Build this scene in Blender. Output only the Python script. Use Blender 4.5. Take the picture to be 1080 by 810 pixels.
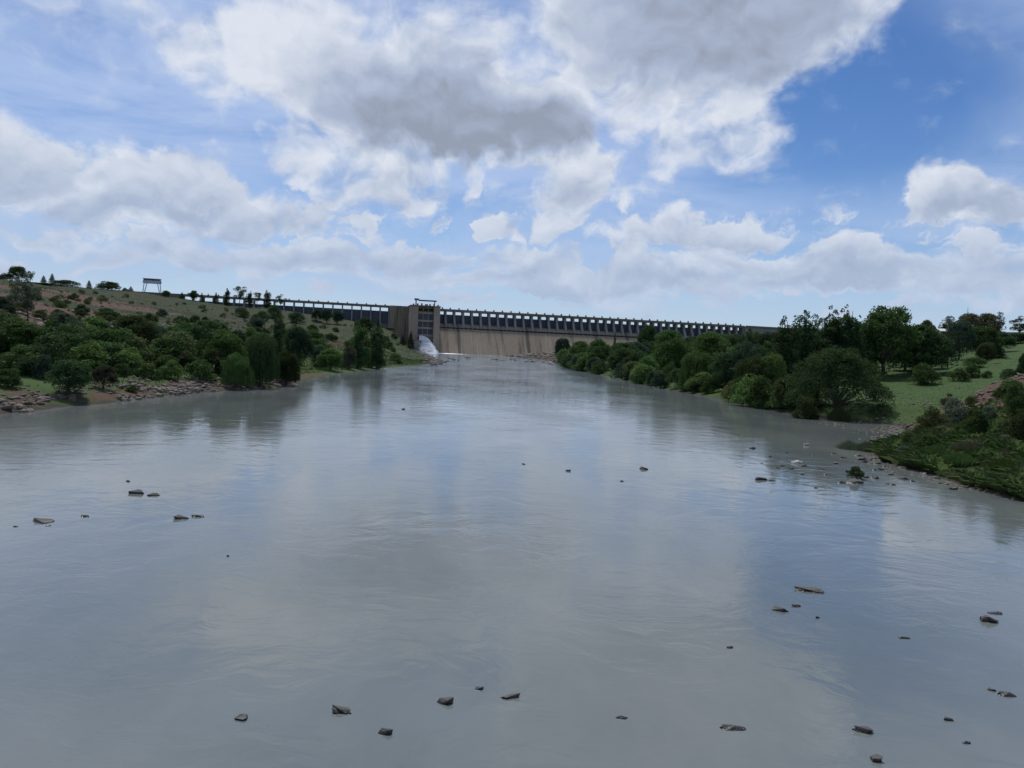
import bpy, bmesh, math, random
import numpy as np
from mathutils import Vector, Matrix

for o in list(bpy.data.objects):
    bpy.data.objects.remove(o)
scene = bpy.context.scene
COL = scene.collection
R = math.radians

# ------------------------------------------------------------------ camera
CAM_H = 9.0            # the bridge the photo was taken from
F_PX = 780.0           # focal length in pixels of the 1080 px wide photograph
PITCH = math.atan(40.0 / F_PX)
ROLL = 0.046
_F = Vector((0, math.cos(PITCH), -math.sin(PITCH)))
_U0 = Vector((0, math.sin(PITCH), math.cos(PITCH)))
_R0 = Vector((1, 0, 0))
CAM_R = math.cos(ROLL) * _R0 + math.sin(ROLL) * _U0
CAM_U = -math.sin(ROLL) * _R0 + math.cos(ROLL) * _U0
cam_data = bpy.data.cameras.new('camera')
cam = bpy.data.objects.new('camera', cam_data)
COL.objects.link(cam)
cam_data.sensor_width = 36.0
cam_data.lens = 36.0 * F_PX / 1080.0
cam_data.clip_start = 0.1
cam_data.clip_end = 20000.0
cam.matrix_world = Matrix(((CAM_R.x, CAM_U.x, -_F.x, 0), (CAM_R.y, CAM_U.y, -_F.y, 0),
                           (CAM_R.z, CAM_U.z, -_F.z, CAM_H), (0, 0, 0, 1)))
scene.camera = cam

def ray(px, py):
    d = _F + CAM_R * ((px - 540.0) / F_PX) - CAM_U * ((py - 405.0) / F_PX)
    return d / d.y
def at_depth(px, py, Z):
    return Vector((0, 0, CAM_H)) + ray(px, py) * Z
def on_water(px, py):
    d = ray(px, py)
    return Vector((0, 0, CAM_H)) + d * (CAM_H / -d.z)
def az_el(px, py):
    d = ray(px, py).normalized()
    return math.atan2(d.x, d.y), math.asin(d.z)

# ------------------------------------------------------------------ sun, exposure
SUN_EL, SUN_AZ = R(66), R(-24)      # high, ahead of the camera and a little to the left, behind cloud
sun_data = bpy.data.lights.new('sun', 'SUN')
sun_data.energy = 3.0
sun_data.angle = R(5)
sun_data.color = (1.0, 0.97, 0.93)
sun = bpy.data.objects.new('sun', sun_data)
COL.objects.link(sun)
sd = Vector((math.sin(SUN_AZ) * math.cos(SUN_EL), math.cos(SUN_AZ) * math.cos(SUN_EL), math.sin(SUN_EL)))
sun.rotation_euler = sd.to_track_quat('Z', 'Y').to_euler()
scene.view_settings.view_transform = 'Standard'
scene.view_settings.look = 'None'
scene.view_settings.gamma = 1.0
scene.view_settings.use_curve_mapping = False
scene.view_settings.exposure = 0.30
scene.cycles.use_denoising = True
scene.cycles.max_bounces = 8
scene.cycles.diffuse_bounces = 6
scene.cycles.glossy_bounces = 3
scene.cycles.transmission_bounces = 3
scene.cycles.caustics_reflective = False
scene.cycles.caustics_refractive = False
scene.cycles.use_adaptive_sampling = True
scene.cycles.adaptive_threshold = 0.015

# ------------------------------------------------------------------ node helpers
class NT:
    def __init__(s, tree):
        s.t = tree; s.n = tree.nodes; s.l = tree.links
    def new(s, typ, **kw):
        nd = s.n.new(typ)
        for k, v in kw.items():
            setattr(nd, k, v)
        return nd
    def put(s, sock, v):
        if hasattr(v, 'links') or isinstance(v, bpy.types.NodeSocket):
            s.l.new(v, sock)
        elif v is not None:
            sock.default_value = v
    def math(s, op, a, b=None, c=None, clamp=False):
        nd = s.new('ShaderNodeMath', operation=op, use_clamp=clamp)
        s.put(nd.inputs[0], a)
        if b is not None: s.put(nd.inputs[1], b)
        if c is not None: s.put(nd.inputs[2], c)
        return nd.outputs[0]
    def vmath(s, op, a, b=None, c=None, out=0):
        nd = s.new('ShaderNodeVectorMath', operation=op)
        s.put(nd.inputs[0], a)
        if b is not None: s.put(nd.inputs[1], b)
        if c is not None: s.put(nd.inputs[2], c)
        return nd.outputs[out]
    def noise(s, vec, scale, detail=4.0, rough=0.5, dist=0.0, out=0):
        nd = s.new('ShaderNodeTexNoise')
        s.put(nd.inputs['Vector'], vec)
        nd.inputs['Scale'].default_value = scale
        nd.inputs['Detail'].default_value = detail
        nd.inputs['Roughness'].default_value = rough
        nd.inputs['Distortion'].default_value = dist
        return nd.outputs[out]
    def smooth(s, v, a, b, lo=0.0, hi=1.0):
        nd = s.new('ShaderNodeMapRange', interpolation_type='SMOOTHSTEP')
        s.put(nd.inputs[0], v)
        for i, x in enumerate((a, b, lo, hi)):
            s.put(nd.inputs[i + 1], x)
        return nd.outputs[0]
    def lin(s, v, a, b, lo=0.0, hi=1.0):
        nd = s.new('ShaderNodeMapRange')
        s.put(nd.inputs[0], v)
        for i, x in enumerate((a, b, lo, hi)):
            s.put(nd.inputs[i + 1], x)
        return nd.outputs[0]
    def mix(s, fac, a, b, blend='MIX'):
        nd = s.new('ShaderNodeMix', data_type='RGBA', blend_type=blend)
        s.put(nd.inputs['Factor'], fac)
        for sock, v in ((nd.inputs[6], a), (nd.inputs[7], b)):
            if isinstance(v, tuple) and len(v) == 3: v = v + (1.0,)
            s.put(sock, v)
        return nd.outputs[2]
    def mapping(s, vec, scale=(1, 1, 1), rot=(0, 0, 0), loc=(0, 0, 0)):
        nd = s.new('ShaderNodeMapping')
        s.put(nd.inputs['Vector'], vec)
        nd.inputs['Scale'].default_value = scale
        nd.inputs['Rotation'].default_value = rot
        nd.inputs['Location'].default_value = loc
        return nd.outputs[0]

# ------------------------------------------------------------------ sky with clouds
world = bpy.data.worlds.new('World')
scene.world = world
world.use_nodes = True
N = NT(world.node_tree)
N.n.clear()
wout = N.new('ShaderNodeOutputWorld')
sky = N.new('ShaderNodeTexSky', sky_type='NISHITA')
sky.sun_disc = False
sky.sun_elevation = SUN_EL
sky.sun_rotation = SUN_AZ
sky.altitude = 1400
sky.air_density = 1.0
sky.dust_density = 0.5
sky.ozone_density = 2.0
bg_sky = N.new('ShaderNodeBackground')
bg_sky.inputs['Strength'].default_value = 0.085
hs = N.new('ShaderNodeHueSaturation'); hs.inputs['Saturation'].default_value = 1.25; hs.inputs['Hue'].default_value = 0.508
N.put(hs.inputs['Color'], sky.outputs[0])
N.put(bg_sky.inputs['Color'], hs.outputs[0])
tc = N.new('ShaderNodeTexCoord')
d = tc.outputs['Generated']
sep = N.new('ShaderNodeSeparateXYZ'); N.put(sep.inputs[0], d)
az = N.math('ARCTAN2', sep.outputs[0], sep.outputs[1])
el = N.math('ARCSINE', sep.outputs[2])
cmb = N.new('ShaderNodeCombineXYZ')
N.put(cmb.inputs[0], az); N.put(cmb.inputs[1], el); cmb.inputs[2].default_value = 1.0
p0 = cmb.outputs[0]
# billow the coordinates so that every outline breaks up
w1 = N.vmath('MULTIPLY', N.vmath('SUBTRACT', N.noise(p0, 7.0, 3, 0.55, out=1), (0.5, 0.5, 0.5)), (0.13, 0.08, 0.0))
w2 = N.vmath('MULTIPLY', N.vmath('SUBTRACT', N.noise(p0, 24.0, 4, 0.6, out=1), (0.5, 0.5, 0.5)), (0.055, 0.05, 0.0))
pw = N.vmath('ADD', N.vmath('ADD', p0, w1), w2)
# cumulus masses: px, py, rx, ry, weight, brightness of the middle, brighter towards (right, up)
CLOUDS = [
    # great cloud left of the middle
    (245, 62, 62, 48, .9, 1.0, -.10, .05), (300, 45, 72, 56, .8, .95, -.15, .05), (345, 95, 80, 56, 1.0, .70, -.30, .25), (430, 108, 112, 58, 1.25, .38, -.06, .16),
    (525, 128, 96, 40, 1.1, .36, -.02, .20), (592, 124, 46, 38, .9, .50, .14, .22), (420, 22, 120, 40, .7, .92, -.05, .02),
    (500, 60, 70, 40, .6, .62, .2, .25), (566, 92, 46, 26, .6, 1.0, 0, .1), (612, 92, 34, 30, .5, 1.0, 0, .1),
    # great grey cloud at the upper right
    (715, 34, 128, 58, 1.3, .40, -.12, .03), (810, 24, 112, 56, 1.1, .48, .15, .0), (740, -30, 180, 60, 1.2, .5, 0, .1),
    (610, 20, 70, 52, .65, .95, -.1, .05), (905, 0, 52, 40, .45, .66, .2, .1), (725, 106, 84, 36, .8, .80, .0, -.10), (795, 122, 42, 34, .8, .95, .1, .0),
    (722, 164, 42, 26, .8, .92, -.05, .12), (785, 166, 40, 20, .5, .62, 0, .1), (664, 118, 30, 28, .55, .9, 0, 0),
    # cumulus row on the left
    (0, 178, 66, 42, .9, .62, .1, .42), (52, 170, 36, 28, .8, .80, 0, .35), (126, 184, 44, 36, 1.0, .74, -.1, .40), (170, 184, 28, 22, .7, .8, -.1, .35),
    (130, 214, 90, 18, .5, .60, 0, .2), (205, 196, 46, 32, 1.0, .66, .0, .45), (262, 216, 62, 24, .9, .62, 0, .36), (326, 224, 30, 18, .8, .66, 0, .35),
    (60, 214, 80, 18, .4, .6, 0, .2), (-70, 190, 80, 46, 1.0, .5, 0, .3), (190, 228, 110, 14, .45, .58, 0, .1),
    # broken pieces in the middle
    (298, 164, 26, 24, .85, .92, -.1, .2), (362, 176, 58, 26, .65, .72, 0, .25), (430, 188, 52, 22, .6, .60, 0, .22), (400, 208, 80, 16, .4, .55, 0, .15), (501, 190, 13, 22, .8, .86, -.1, .1),
    (603, 186, 42, 34, 1.1, .78, -.1, .30), (632, 168, 32, 18, .7, .9, 0, .2), (578, 240, 23, 14, 1.1, .80, -.1, .3), (528, 236, 22, 13, 1.0, .78, -.1, .3),
    (660, 205, 40, 20, .35, .6, 0, .1), (600, 215, 40, 16, .6, .55, 0, .2),
    # right hand cumulus
    (980, 206, 36, 30, 1.15, .80, -.25, .30), (1022, 200, 36, 20, 1.0, .72, -.1, .34), (985, 218, 40, 16, 1.0, .60, -.1, .2), (1035, 214, 52, 20, 1.1, .54, -.1, .2), (1090, 214, 44, 20, .7, .5, 0, .2),
    (692, 246, 32, 15, 1.0, .78, -.05, .34), (742, 241, 44, 16, 1.0, .80, 0, .34), (792, 247, 30, 13, .9, .70, 0, .3), (745, 254, 70, 10, .7, .55, 0, .2),
    (882, 264, 48, 18, 1.0, .68, -.1, .38), (915, 282, 66, 22, 1.0, .46, 0, .22), (995, 297, 26, 8, 1.0, .85, -.1, .2),
    (762, 272, 36, 12, .9, .66, 0, .25), (800, 280, 46, 11, .9, .70, 0, .25), (690, 288, 66, 20, .9, .48, 0, .26), (760, 298, 60, 14, .7, .55, 0, .2), (860, 292, 80, 18, .7, .46, 0, .12),
    # low pale bank over the horizon
    (30, 250, 80, 14, .45, .60, 0, .2), (120, 268, 110, 14, .5, .55, 0, .2), (250, 266, 90, 17, .7, .55, 0, .3), (345, 272, 60, 20, .75, .58, -.05, .3),
    (402, 262, 26, 15, .9, .66, -.05, .3), (450, 270, 46, 18, 1.0, .54, 0, .34), (390, 290, 120, 12, .5, .52, 0, .12), (560, 274, 60, 15, .8, .52, 0, .28),
    (600, 294, 80, 12, .55, .54, 0, .18), (1040, 290, 70, 18, .7, .48, 0, .15), (158, 252, 17, 5, 1.0, .9, 0, .2), (530, 298, 90, 12, .6, .45, 0, .1),
    # thin cloud at the upper left
    (10, 26, 60, 30, .22, .72, 0, .05), (100, 14, 80, 30, .30, .58, 0, .05), (180, 30, 44, 36, .5, .80, -.05, .05), (128, 62, 50, 14, .22, .85, 0, .05),
]
cov = None; num = None
for (cx, cy, rx, ry, w, s0, sx, sy) in CLOUDS:
    a_, e_ = az_el(cx, cy)
    w = w * (.85 if w < 1.05 else .95)
    rx_, ry_ = rx / F_PX * math.cos(a_) ** 2 * 1.16, ry / F_PX * 1.16
    # each term waits for the sum before it, so the shader never holds many values at once
    pc = pw if cov is None else N.vmath('MULTIPLY_ADD', num, (1e-9, 1e-9, 0), pw)
    q = N.vmath('MULTIPLY_ADD', pc, (1 / rx_, 1 / ry_, 1), (-a_ / rx_, -e_ / ry_, 0))
    l2 = N.vmath('DOT_PRODUCT', q, q, out=1)
    b = N.math('MAXIMUM', N.math('MULTIPLY_ADD', l2, -w, 2 * w), 0.0)
    sh = N.vmath('DOT_PRODUCT', q, (sx, sy, s0), out=1)
    cov = b if cov is None else N.math('ADD', cov, b)
    num = N.math('MULTIPLY', sh, b) if num is None else N.math('MULTIPLY_ADD', sh, b, num)
# more cumulus of the same size all around and overhead, outside the part placed above
aa = N.math('ABSOLUTE', az)
side = N.math('MAXIMUM', N.smooth(aa, 0.66, 0.9), N.smooth(el, 0.46, 0.6))
rest = N.math('MULTIPLY', N.smooth(N.noise(d, 3.2, 3, 0.5), 0.46, 0.72), side)
cov = N.math('ADD', cov, rest)
num = N.math('MULTIPLY_ADD', rest, 0.55, num)
band = N.math('MULTIPLY', N.smooth(el, 0.015, 0.07), N.smooth(el, 0.24, 0.13))
bank = N.math('MULTIPLY', N.math('MULTIPLY', N.smooth(N.noise(N.vmath('MULTIPLY', pw, (1, 2.4, 1)), 7.5, 5, .55), .42, .66), band), .42)
cov = N.math('ADD', cov, bank)
puff = N.math('MULTIPLY', N.math('MULTIPLY', N.smooth(N.noise(N.vmath('MULTIPLY', pw, (1, 1.9, 1)), 17.0, 4, .5), .50, .66), band), .80)
cov = N.math('ADD', cov, puff)
num = N.math('MULTIPLY_ADD', puff, 0.84, num)
num = N.math('MULTIPLY_ADD', bank, 0.62, num)
shade = N.math('DIVIDE', num, N.math('MAXIMUM', cov, 0.001))
# fine billows, with the same field a little nearer the sun for relief
pn = N.vmath('MULTIPLY', N.vmath('ADD', p0, w1), (1.0, 1.35, 1.0))
n_a = N.noise(pn, 17.0, 7, 0.55)
pn2 = N.vmath('ADD', pn, (-0.006, 0.018, 0.0))
n_b = N.noise(pn2, 17.0, 4, 0.5)
n_c = N.noise(pn, 17.0, 4, 0.5)
relief = N.math('SUBTRACT', n_c, n_b)
body = N.math('MULTIPLY_ADD', N.math('SUBTRACT', n_a, 0.5), 1.55, cov)
alpha = N.smooth(body, N.lin(el, 0.12, 0.40, 0.10, -0.02), N.lin(el, 0.12, 0.40, 0.74, 1.10))
thick = N.math('MULTIPLY_ADD', N.smooth(cov, 0.25, 1.35), .72, .28)
# light: thin edges shine, thick middles go grey
lum = N.math('MULTIPLY_ADD', thick, N.math('SUBTRACT', shade, 0.88), 0.86)
edge = N.math('MULTIPLY_ADD', thick, -0.75, 1.0)
lum = N.math('MULTIPLY_ADD', N.math('MULTIPLY', relief, edge), 1.7, lum)
lum = N.math('MULTIPLY_ADD', N.math('MULTIPLY', N.math('SUBTRACT', n_a, 0.5), edge), 0.55, lum)
lum = N.math('MINIMUM', N.math('MAXIMUM', lum, 0.28), 0.98)
tint = N.new('ShaderNodeValToRGB')
cr = tint.color_ramp
cr.elements[0].position = 0.0; cr.elements[0].color = (0.10, 0.12, 0.16, 1)
cr.elements[1].position = 1.0; cr.elements[1].color = (0.60, 0.635, 0.705, 1)
for pos, c in ((0.25, (.235, .268, .345, 1)), (0.5, (.325, .385, .505, 1)), (0.75, (.48, .53, .625, 1))):
    e = cr.elements.new(pos); e.color = c
N.put(tint.inputs[0], lum)
# high thin veil
pv = N.mapping(p0, (1.0, 3.2, 1.0), (0, 0, R(-9)))
veil_n = N.noise(pv, 4.2, 6, 0.6, 0.6)
cl_a, cl_e = az_el(905, 108)
cq = N.vmath('MULTIPLY_ADD', p0, (1 / .17, 1 / .115, 0), (-cl_a / .17, -cl_e / .115, 0))
clear = N.smooth(N.vmath('LENGTH', N.vmath('ADD', cq, N.vmath('MULTIPLY', w1, (6, 8, 0))), out=1), 0.55, 1.5)
clear = N.math('MULTIPLY', clear, N.smooth(az, 0.75, -0.25, 0.75, 1.0))
veil = N.math('MULTIPLY', N.math('MULTIPLY_ADD', N.smooth(veil_n, 0.26, 0.62), 0.70, 0.40), clear)
low = N.smooth(el, 0.25, -0.01)
veil = N.math('MAXIMUM', N.math('MULTIPLY', veil, 0.72), N.math('MULTIPLY', low, 0.78))
bg_veil = N.new('ShaderNodeBackground')
N.put(bg_veil.inputs['Color'], N.mix(low, (0.38, 0.48, 0.69), (0.335, 0.435, 0.60)))
bg_cloud = N.new('ShaderNodeBackground')
# low clouds sit behind more air
N.put(bg_cloud.inputs['Color'], N.mix(N.math('MULTIPLY', low, 0.75), tint.outputs[0], (0.345, 0.435, 0.59)))
m1 = N.new('ShaderNodeMixShader'); N.put(m1.inputs[0], veil)
N.l.new(bg_sky.outputs[0], m1.inputs[1]); N.l.new(bg_veil.outputs[0], m1.inputs[2])
m2 = N.new('ShaderNodeMixShader'); N.put(m2.inputs[0], alpha)
N.l.new(m1.outputs[0], m2.inputs[1]); N.l.new(bg_cloud.outputs[0], m2.inputs[2])
N.l.new(m2.outputs[0], wout.inputs['Surface'])
world.cycles.sampling_method = 'MANUAL'
world.cycles.sample_map_resolution = 512

# ------------------------------------------------------------------ numeric noise
def _hash(ix, iy, iz, seed):
    h = (ix * 374761393 + iy * 668265263 + iz * 2147483647 + seed * 1274126177) & 0xFFFFFFFF
    h = ((h ^ (h >> 13)) * 1274126177) & 0xFFFFFFFF
    h = h ^ (h >> 16)
    return (h & 0xFFFFFF) / float(0xFFFFFF)
def vnoise(x, y, z=None, seed=0):
    x = np.asarray(x, float); y = np.asarray(y, float)
    z = np.zeros_like(x) if z is None else np.asarray(z, float)
    xi, yi, zi = (np.floor(v).astype(np.int64) for v in (x, y, z))
    fx, fy, fz = x - xi, y - yi, z - zi
    fx, fy, fz = (f * f * (3 - 2 * f) for f in (fx, fy, fz))
    r = 0
    for a in (0, 1):
        for b in (0, 1):
            for c in (0, 1):
                wgt = (fx if a else 1 - fx) * (fy if b else 1 - fy) * (fz if c else 1 - fz)
                r = r + wgt * _hash(xi + a, yi + b, zi + c, seed)
    return r
def fbm(x, y, z=None, octv=4, seed=0):
    s = 0; a = 0.5; t = 0
    for k in range(octv):
        f = 2.0 ** k
        s = s + a * vnoise(np.asarray(x) * f, np.asarray(y) * f, None if z is None else np.asarray(z) * f, seed + k)
        t += a; a *= 0.5
    return s / t
def sstep(v, a, b):
    t = np.clip((v - a) / (b - a), 0, 1)
    return t * t * (3 - 2 * t)

# ------------------------------------------------------------------ terrain shape
LEFT = [(-400, -56), (0, -53), (60, -51), (83, -49), (108, -47), (121, -43), (132, -39.5), (150, -42), (175, -44), (206, -42), (242, -40),
        (274, -35), (308, -32.5), (355, -36), (439, -50), (470, -54), (560, -69), (640, -81), (690, -84), (740, -86), (900, -150), (5000, -150)]
RIGHT = [(-400, 40), (0, 37), (50, 35.6), (54.4, 34.8), (58, 34.2), (66, 34.5), (72, 36), (80, 41), (86, 46), (98, 54), (110, 56), (114, 51.5), (121, 45.5),
         (140, 43.5), (164, 42), (186, 38), (256, 33), (334, 26), (452, 27), (540, 21), (600, 13), (640, 6), (690, 2), (740, 0), (900, 150), (5000, 150)]
LEFT_A, RIGHT_A = np.array(LEFT, float), np.array(RIGHT, float)
DAM_A = math.atan(0.229)
def shore_d(x, y):
    xl = np.interp(y, LEFT_A[:, 0], LEFT_A[:, 1]) + (fbm(np.asarray(y) * .16, np.asarray(y) * 0, octv=3, seed=5) - .5) * 3.0
    xr = np.interp(y, RIGHT_A[:, 0], RIGHT_A[:, 1]) + (fbm(np.asarray(y) * .2, np.asarray(y) * 0 + 9, octv=3, seed=6) - .5) * 2.2
    return xl - x, x - xr
def terrain(x, y):
    x = np.asarray(x, float); y = np.asarray(y, float)
    dl, dr = shore_d(x, y)
    # left: stony bank, then the long hill that carries the end of the dam
    t = np.maximum(dl - 3, 0)
    hill = .128 * t
    hill = np.where(hill > 34, 34 + (40 - 34) * (1 - np.exp(-(hill - 34) / 8)), hill)
    zl = 1.3 * (1 - np.exp(-np.maximum(dl, 0) / 2.6)) + hill
    zl = zl - 2.2 * np.exp(-((dl - 14) / 10.0) ** 2) * sstep(y, 140, 200) * (1 - sstep(y, 360, 430))
    zl = zl + 14.5 * np.exp(-((y - 625) / 80.0) ** 2) * sstep(dl, 3, 30) * (1 - .35 * sstep(dl, 110, 170) - .65 * sstep(dl, 170, 265))
    zl = zl + 5.0 * np.exp(-((x + 312) / 42.0) ** 2 - ((y - 590) / 60.0) ** 2)
    rough = (fbm(x / 26, y / 26, octv=4, seed=11) - .5)
    zl = zl + rough * 3.4 * sstep(dl, 4, 30) + (fbm(x / 5, y / 5, octv=3, seed=17) - .5) * .7 * sstep(dl, 0, 5)
    # right: meadow rising gently, one steep rubble bank close to the bridge
    t = np.maximum(dr - 2, 0)
    zr = .8 * (1 - np.exp(-np.maximum(dr, 0) / 2.0)) + .108 * t
    zr = np.where(zr > 32, 32 + 10 * (1 - np.exp(-(zr - 32) / 12)), zr)
    zr = zr + 5.6 * np.exp(-((x - 62) / 15.0) ** 2 - ((y - 80) / 24.0) ** 2) * sstep(dr, 0, 10) + 4.5 * np.exp(-((x - 72) / 18.0) ** 2 - ((y - 50) / 40.0) ** 2)
    zr = zr + rough * 1.8 * sstep(dr, 3, 30) + (fbm(x / 4, y / 4, octv=3, seed=19) - .5) * .6 * sstep(dr, 0, 4)
    zw = -np.minimum(1.8, .35 * np.minimum(np.abs(dl), np.abs(dr)))
    z = np.where(dl > 0, zl, np.where(dr > 0, zr, zw))
    return z
def th(x, y):
    return float(terrain(np.array([x]), np.array([y]))[0])
def on_ground(px, py, zmin=45, zmax=660):
    dd = ray(px, py)
    Z = np.arange(zmin, zmax, .5)
    zr = CAM_H + dd.z * Z
    hit = np.nonzero(terrain(dd.x * Z, Z) > zr)[0]
    if len(hit) == 0 or dd.z * Z[hit[0]] + CAM_H < 0 : return None
    return Z[hit[0]]
def ridge(px, py, zmax=615):
    dd = ray(px, py)
    Z = np.arange(80, zmax, 2.0)
    return Z[int(np.argmax((terrain(dd.x * Z, Z) - CAM_H) / Z))]

# ------------------------------------------------------------------ object helpers
def mesh_from(name, verts, faces=None, polys=None):
    """verts Nx3, faces: int array KxM (all the same size) or a list"""
    me = bpy.data.meshes.new(name)
    verts = np.asarray(verts, dtype=np.float32)
    if isinstance(faces, np.ndarray):
        k, m = faces.shape
        me.vertices.add(len(verts)); me.vertices.foreach_set('co', verts.ravel())
        me.loops.add(k * m); me.loops.foreach_set('vertex_index', faces.astype(np.int32).ravel())
        me.polygons.add(k)
        me.polygons.foreach_set('loop_start', np.arange(0, k * m, m, dtype=np.int32))
        me.polygons.foreach_set('loop_total', np.full(k, m, dtype=np.int32))
        me.update(calc_edges=True)
    else:
        me.from_pydata([tuple(v) for v in verts], [], faces)
    me.validate()
    return me
def link(name, me, mat=None, parent=None):
    o = bpy.data.objects.new(name, me)
    COL.objects.link(o)
    if mat is not None:
        me.materials.append(mat)
    if parent is not None: o.parent = parent
    return o
def smooth(o):
    o.data.polygons.foreach_set('use_smooth', [True] * len(o.data.polygons))
def tag(o, label=None, cat=None, group=None, kind=None):
    if label: o['label'] = label
    if cat: o['category'] = cat
    if group: o['group'] = group
    if kind: o['kind'] = kind
    return o
def empty(name, loc, rz=0.0):
    o = bpy.data.objects.new(name, None)
    o.empty_display_size = .5
    COL.objects.link(o); o.location = loc; o.rotation_euler = (0, 0, rz)
    return o
class MB:
    def __init__(s): s.v = []; s.f = []
    def box(s, x0, x1, y0, y1, z0, z1):
        b = len(s.v)
        s.v += [(x0, y0, z0), (x1, y0, z0), (x1, y1, z0), (x0, y1, z0), (x0, y0, z1), (x1, y0, z1), (x1, y1, z1), (x0, y1, z1)]
        s.f += [tuple(b + i for i in f) for f in ((0, 3, 2, 1), (4, 5, 6, 7), (0, 1, 5, 4), (1, 2, 6, 5), (2, 3, 7, 6), (3, 0, 4, 7))]
        return s
    def prism(s, prof, x0, x1):
        """profile (y,z) counter-clockwise seen from +x, swept along x"""
        b = len(s.v); n = len(prof)
        s.v += [(x0, y, z) for y, z in prof] + [(x1, y, z) for y, z in prof]
        s.f += [tuple(b + i for i in range(n))[::-1], tuple(b + n + i for i in range(n))]
        s.f += [(b + i, b + (i + 1) % n, b + n + (i + 1) % n, b + n + i) for i in range(n)]
        return s
    def tube(s, pts, rad, seg=6):
        pts = [Vector(p) for p in pts]; rings = []
        for i, p in enumerate(pts):
            t = (pts[min(i + 1, len(pts) - 1)] - pts[max(i - 1, 0)]).normalized()
            a = t.cross(Vector((0.3, 1, 0.1))).normalized(); c = t.cross(a)
            r = rad[i] if isinstance(rad, (list, tuple)) else rad
            b = len(s.v)
            s.v += [tuple(p + (a * math.cos(k * 2 * math.pi / seg) + c * math.sin(k * 2 * math.pi / seg)) * r) for k in range(seg)]
            rings.append(b)
        for r0, r1 in zip(rings, rings[1:]):
            s.f += [(r0 + k, r0 + (k + 1) % seg, r1 + (k + 1) % seg, r1 + k) for k in range(seg)]
        s.f += [tuple(rings[0] + k for k in range(seg))[::-1], tuple(rings[-1] + k for k in range(seg))]
        return s
    def build(s, name, mat, parent=None):
        return link(name, mesh_from(name, s.v, s.f), mat, parent)

# ------------------------------------------------------------------ materials
def new_mat(name):
    m = bpy.data.materials.new(name); m.use_nodes = True
    n = NT(m.node_tree); n.n.clear()
    out = n.new('ShaderNodeOutputMaterial')
    return m, n, out
def principled(n, out, col, rough=.8, spec=.3, normal=None):
    p = n.new('ShaderNodeBsdfPrincipled')
    if isinstance(col, tuple) and len(col) == 3: col = col + (1.,)
    n.put(p.inputs['Base Color'], col)
    n.put(p.inputs['Roughness'], rough)
    p.inputs['Specular IOR Level'].default_value = spec
    if normal is not None: n.l.new(normal, p.inputs['Normal'])
    n.l.new(p.outputs[0], out.inputs[0])
    return p
def bump(n, h, strength, dist):
    b = n.new('ShaderNodeBump')
    n.put(b.inputs['Strength'], strength); b.inputs['Distance'].default_value = dist
    n.l.new(h, b.inputs['Height'])
    return b.outputs[0]

def leaf_mat(name, c1, c2, var=.45):
    m, n, out = new_mat(name)
    oi = n.new('ShaderNodeObjectInfo')
    geo = n.new('ShaderNodeNewGeometry')
    tcn = n.new('ShaderNodeTexCoord')
    clump = n.noise(tcn.outputs['Object'], 0.55, 3, .6)
    leafr = geo.outputs['Random Per Island']
    f = n.math('ADD', n.math('MULTIPLY', n.smooth(clump, .3, .7), .6), n.math('MULTIPLY', leafr, .4))
    col = n.mix(f, c1, c2)
    vary = n.lin(oi.outputs['Random'], 0, 1, 1 - var, 1 + var)
    hs = n.new('ShaderNodeHueSaturation')
    n.put(hs.inputs['Hue'], n.lin(n.math('FRACT', n.math('MULTIPLY', oi.outputs['Random'], 7.31)), 0, 1, .48, .515))
    hs.inputs['Saturation'].default_value = 1.0
    n.put(hs.inputs['Value'], vary); n.put(hs.inputs['Color'], col)
    p = n.new('ShaderNodeBsdfPrincipled')
    n.l.new(hs.outputs[0], p.inputs['Base Color'])
    p.inputs['Roughness'].default_value = .8
    p.inputs['Specular IOR Level'].default_value = .12
    t = n.new('ShaderNodeBsdfTranslucent')
    n.put(t.inputs['Color'], n.mix(.5, hs.outputs[0], (.10, .15, .02)))
    mx = n.new('ShaderNodeMixShader'); mx.inputs[0].default_value = .25
    n.l.new(p.outputs[0], mx.inputs[1]); n.l.new(t.outputs[0], mx.inputs[2])
    n.l.new(mx.outputs[0], out.inputs[0])
    return m
LEAF = {
    'dark': leaf_mat('foliage_dark', (.020, .046, .020), (.044, .082, .034)),
    'mid': leaf_mat('foliage_mid', (.036, .080, .024), (.072, .130, .042)),
    'light': leaf_mat('foliage_light', (.058, .118, .032), (.105, .178, .052)),
    'olive': leaf_mat('foliage_olive', (.048, .066, .026), (.088, .105, .044)),
    'grey': leaf_mat('foliage_grey', (.075, .095, .068), (.125, .145, .105)),
    'blue': leaf_mat('foliage_blue', (.020, .044, .034), (.040, .074, .054)),
    'purple': leaf_mat('foliage_purple', (.034, .034, .030), (.055, .050, .042)),
    'brown': leaf_mat('foliage_brown', (.085, .082, .050), (.15, .135, .09)),
}
WORD = {'dark': 'dark green', 'mid': 'green', 'light': 'bright green', 'olive': 'olive green', 'grey': 'grey green', 'blue': 'blue green',
        'purple': 'dull purplish', 'brown': 'pale brownish'}
def bark_mat():
    m, n, out = new_mat('bark')
    t = n.new('ShaderNodeTexCoord')
    f = n.noise(n.mapping(t.outputs['Object'], (3, 3, .6)), 4, 5, .6)
    principled(n, out, n.mix(f, (.035, .028, .022), (.10, .085, .07)), .9, .2, bump(n, f, .6, .05))
    return m
BARK = bark_mat()

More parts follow.
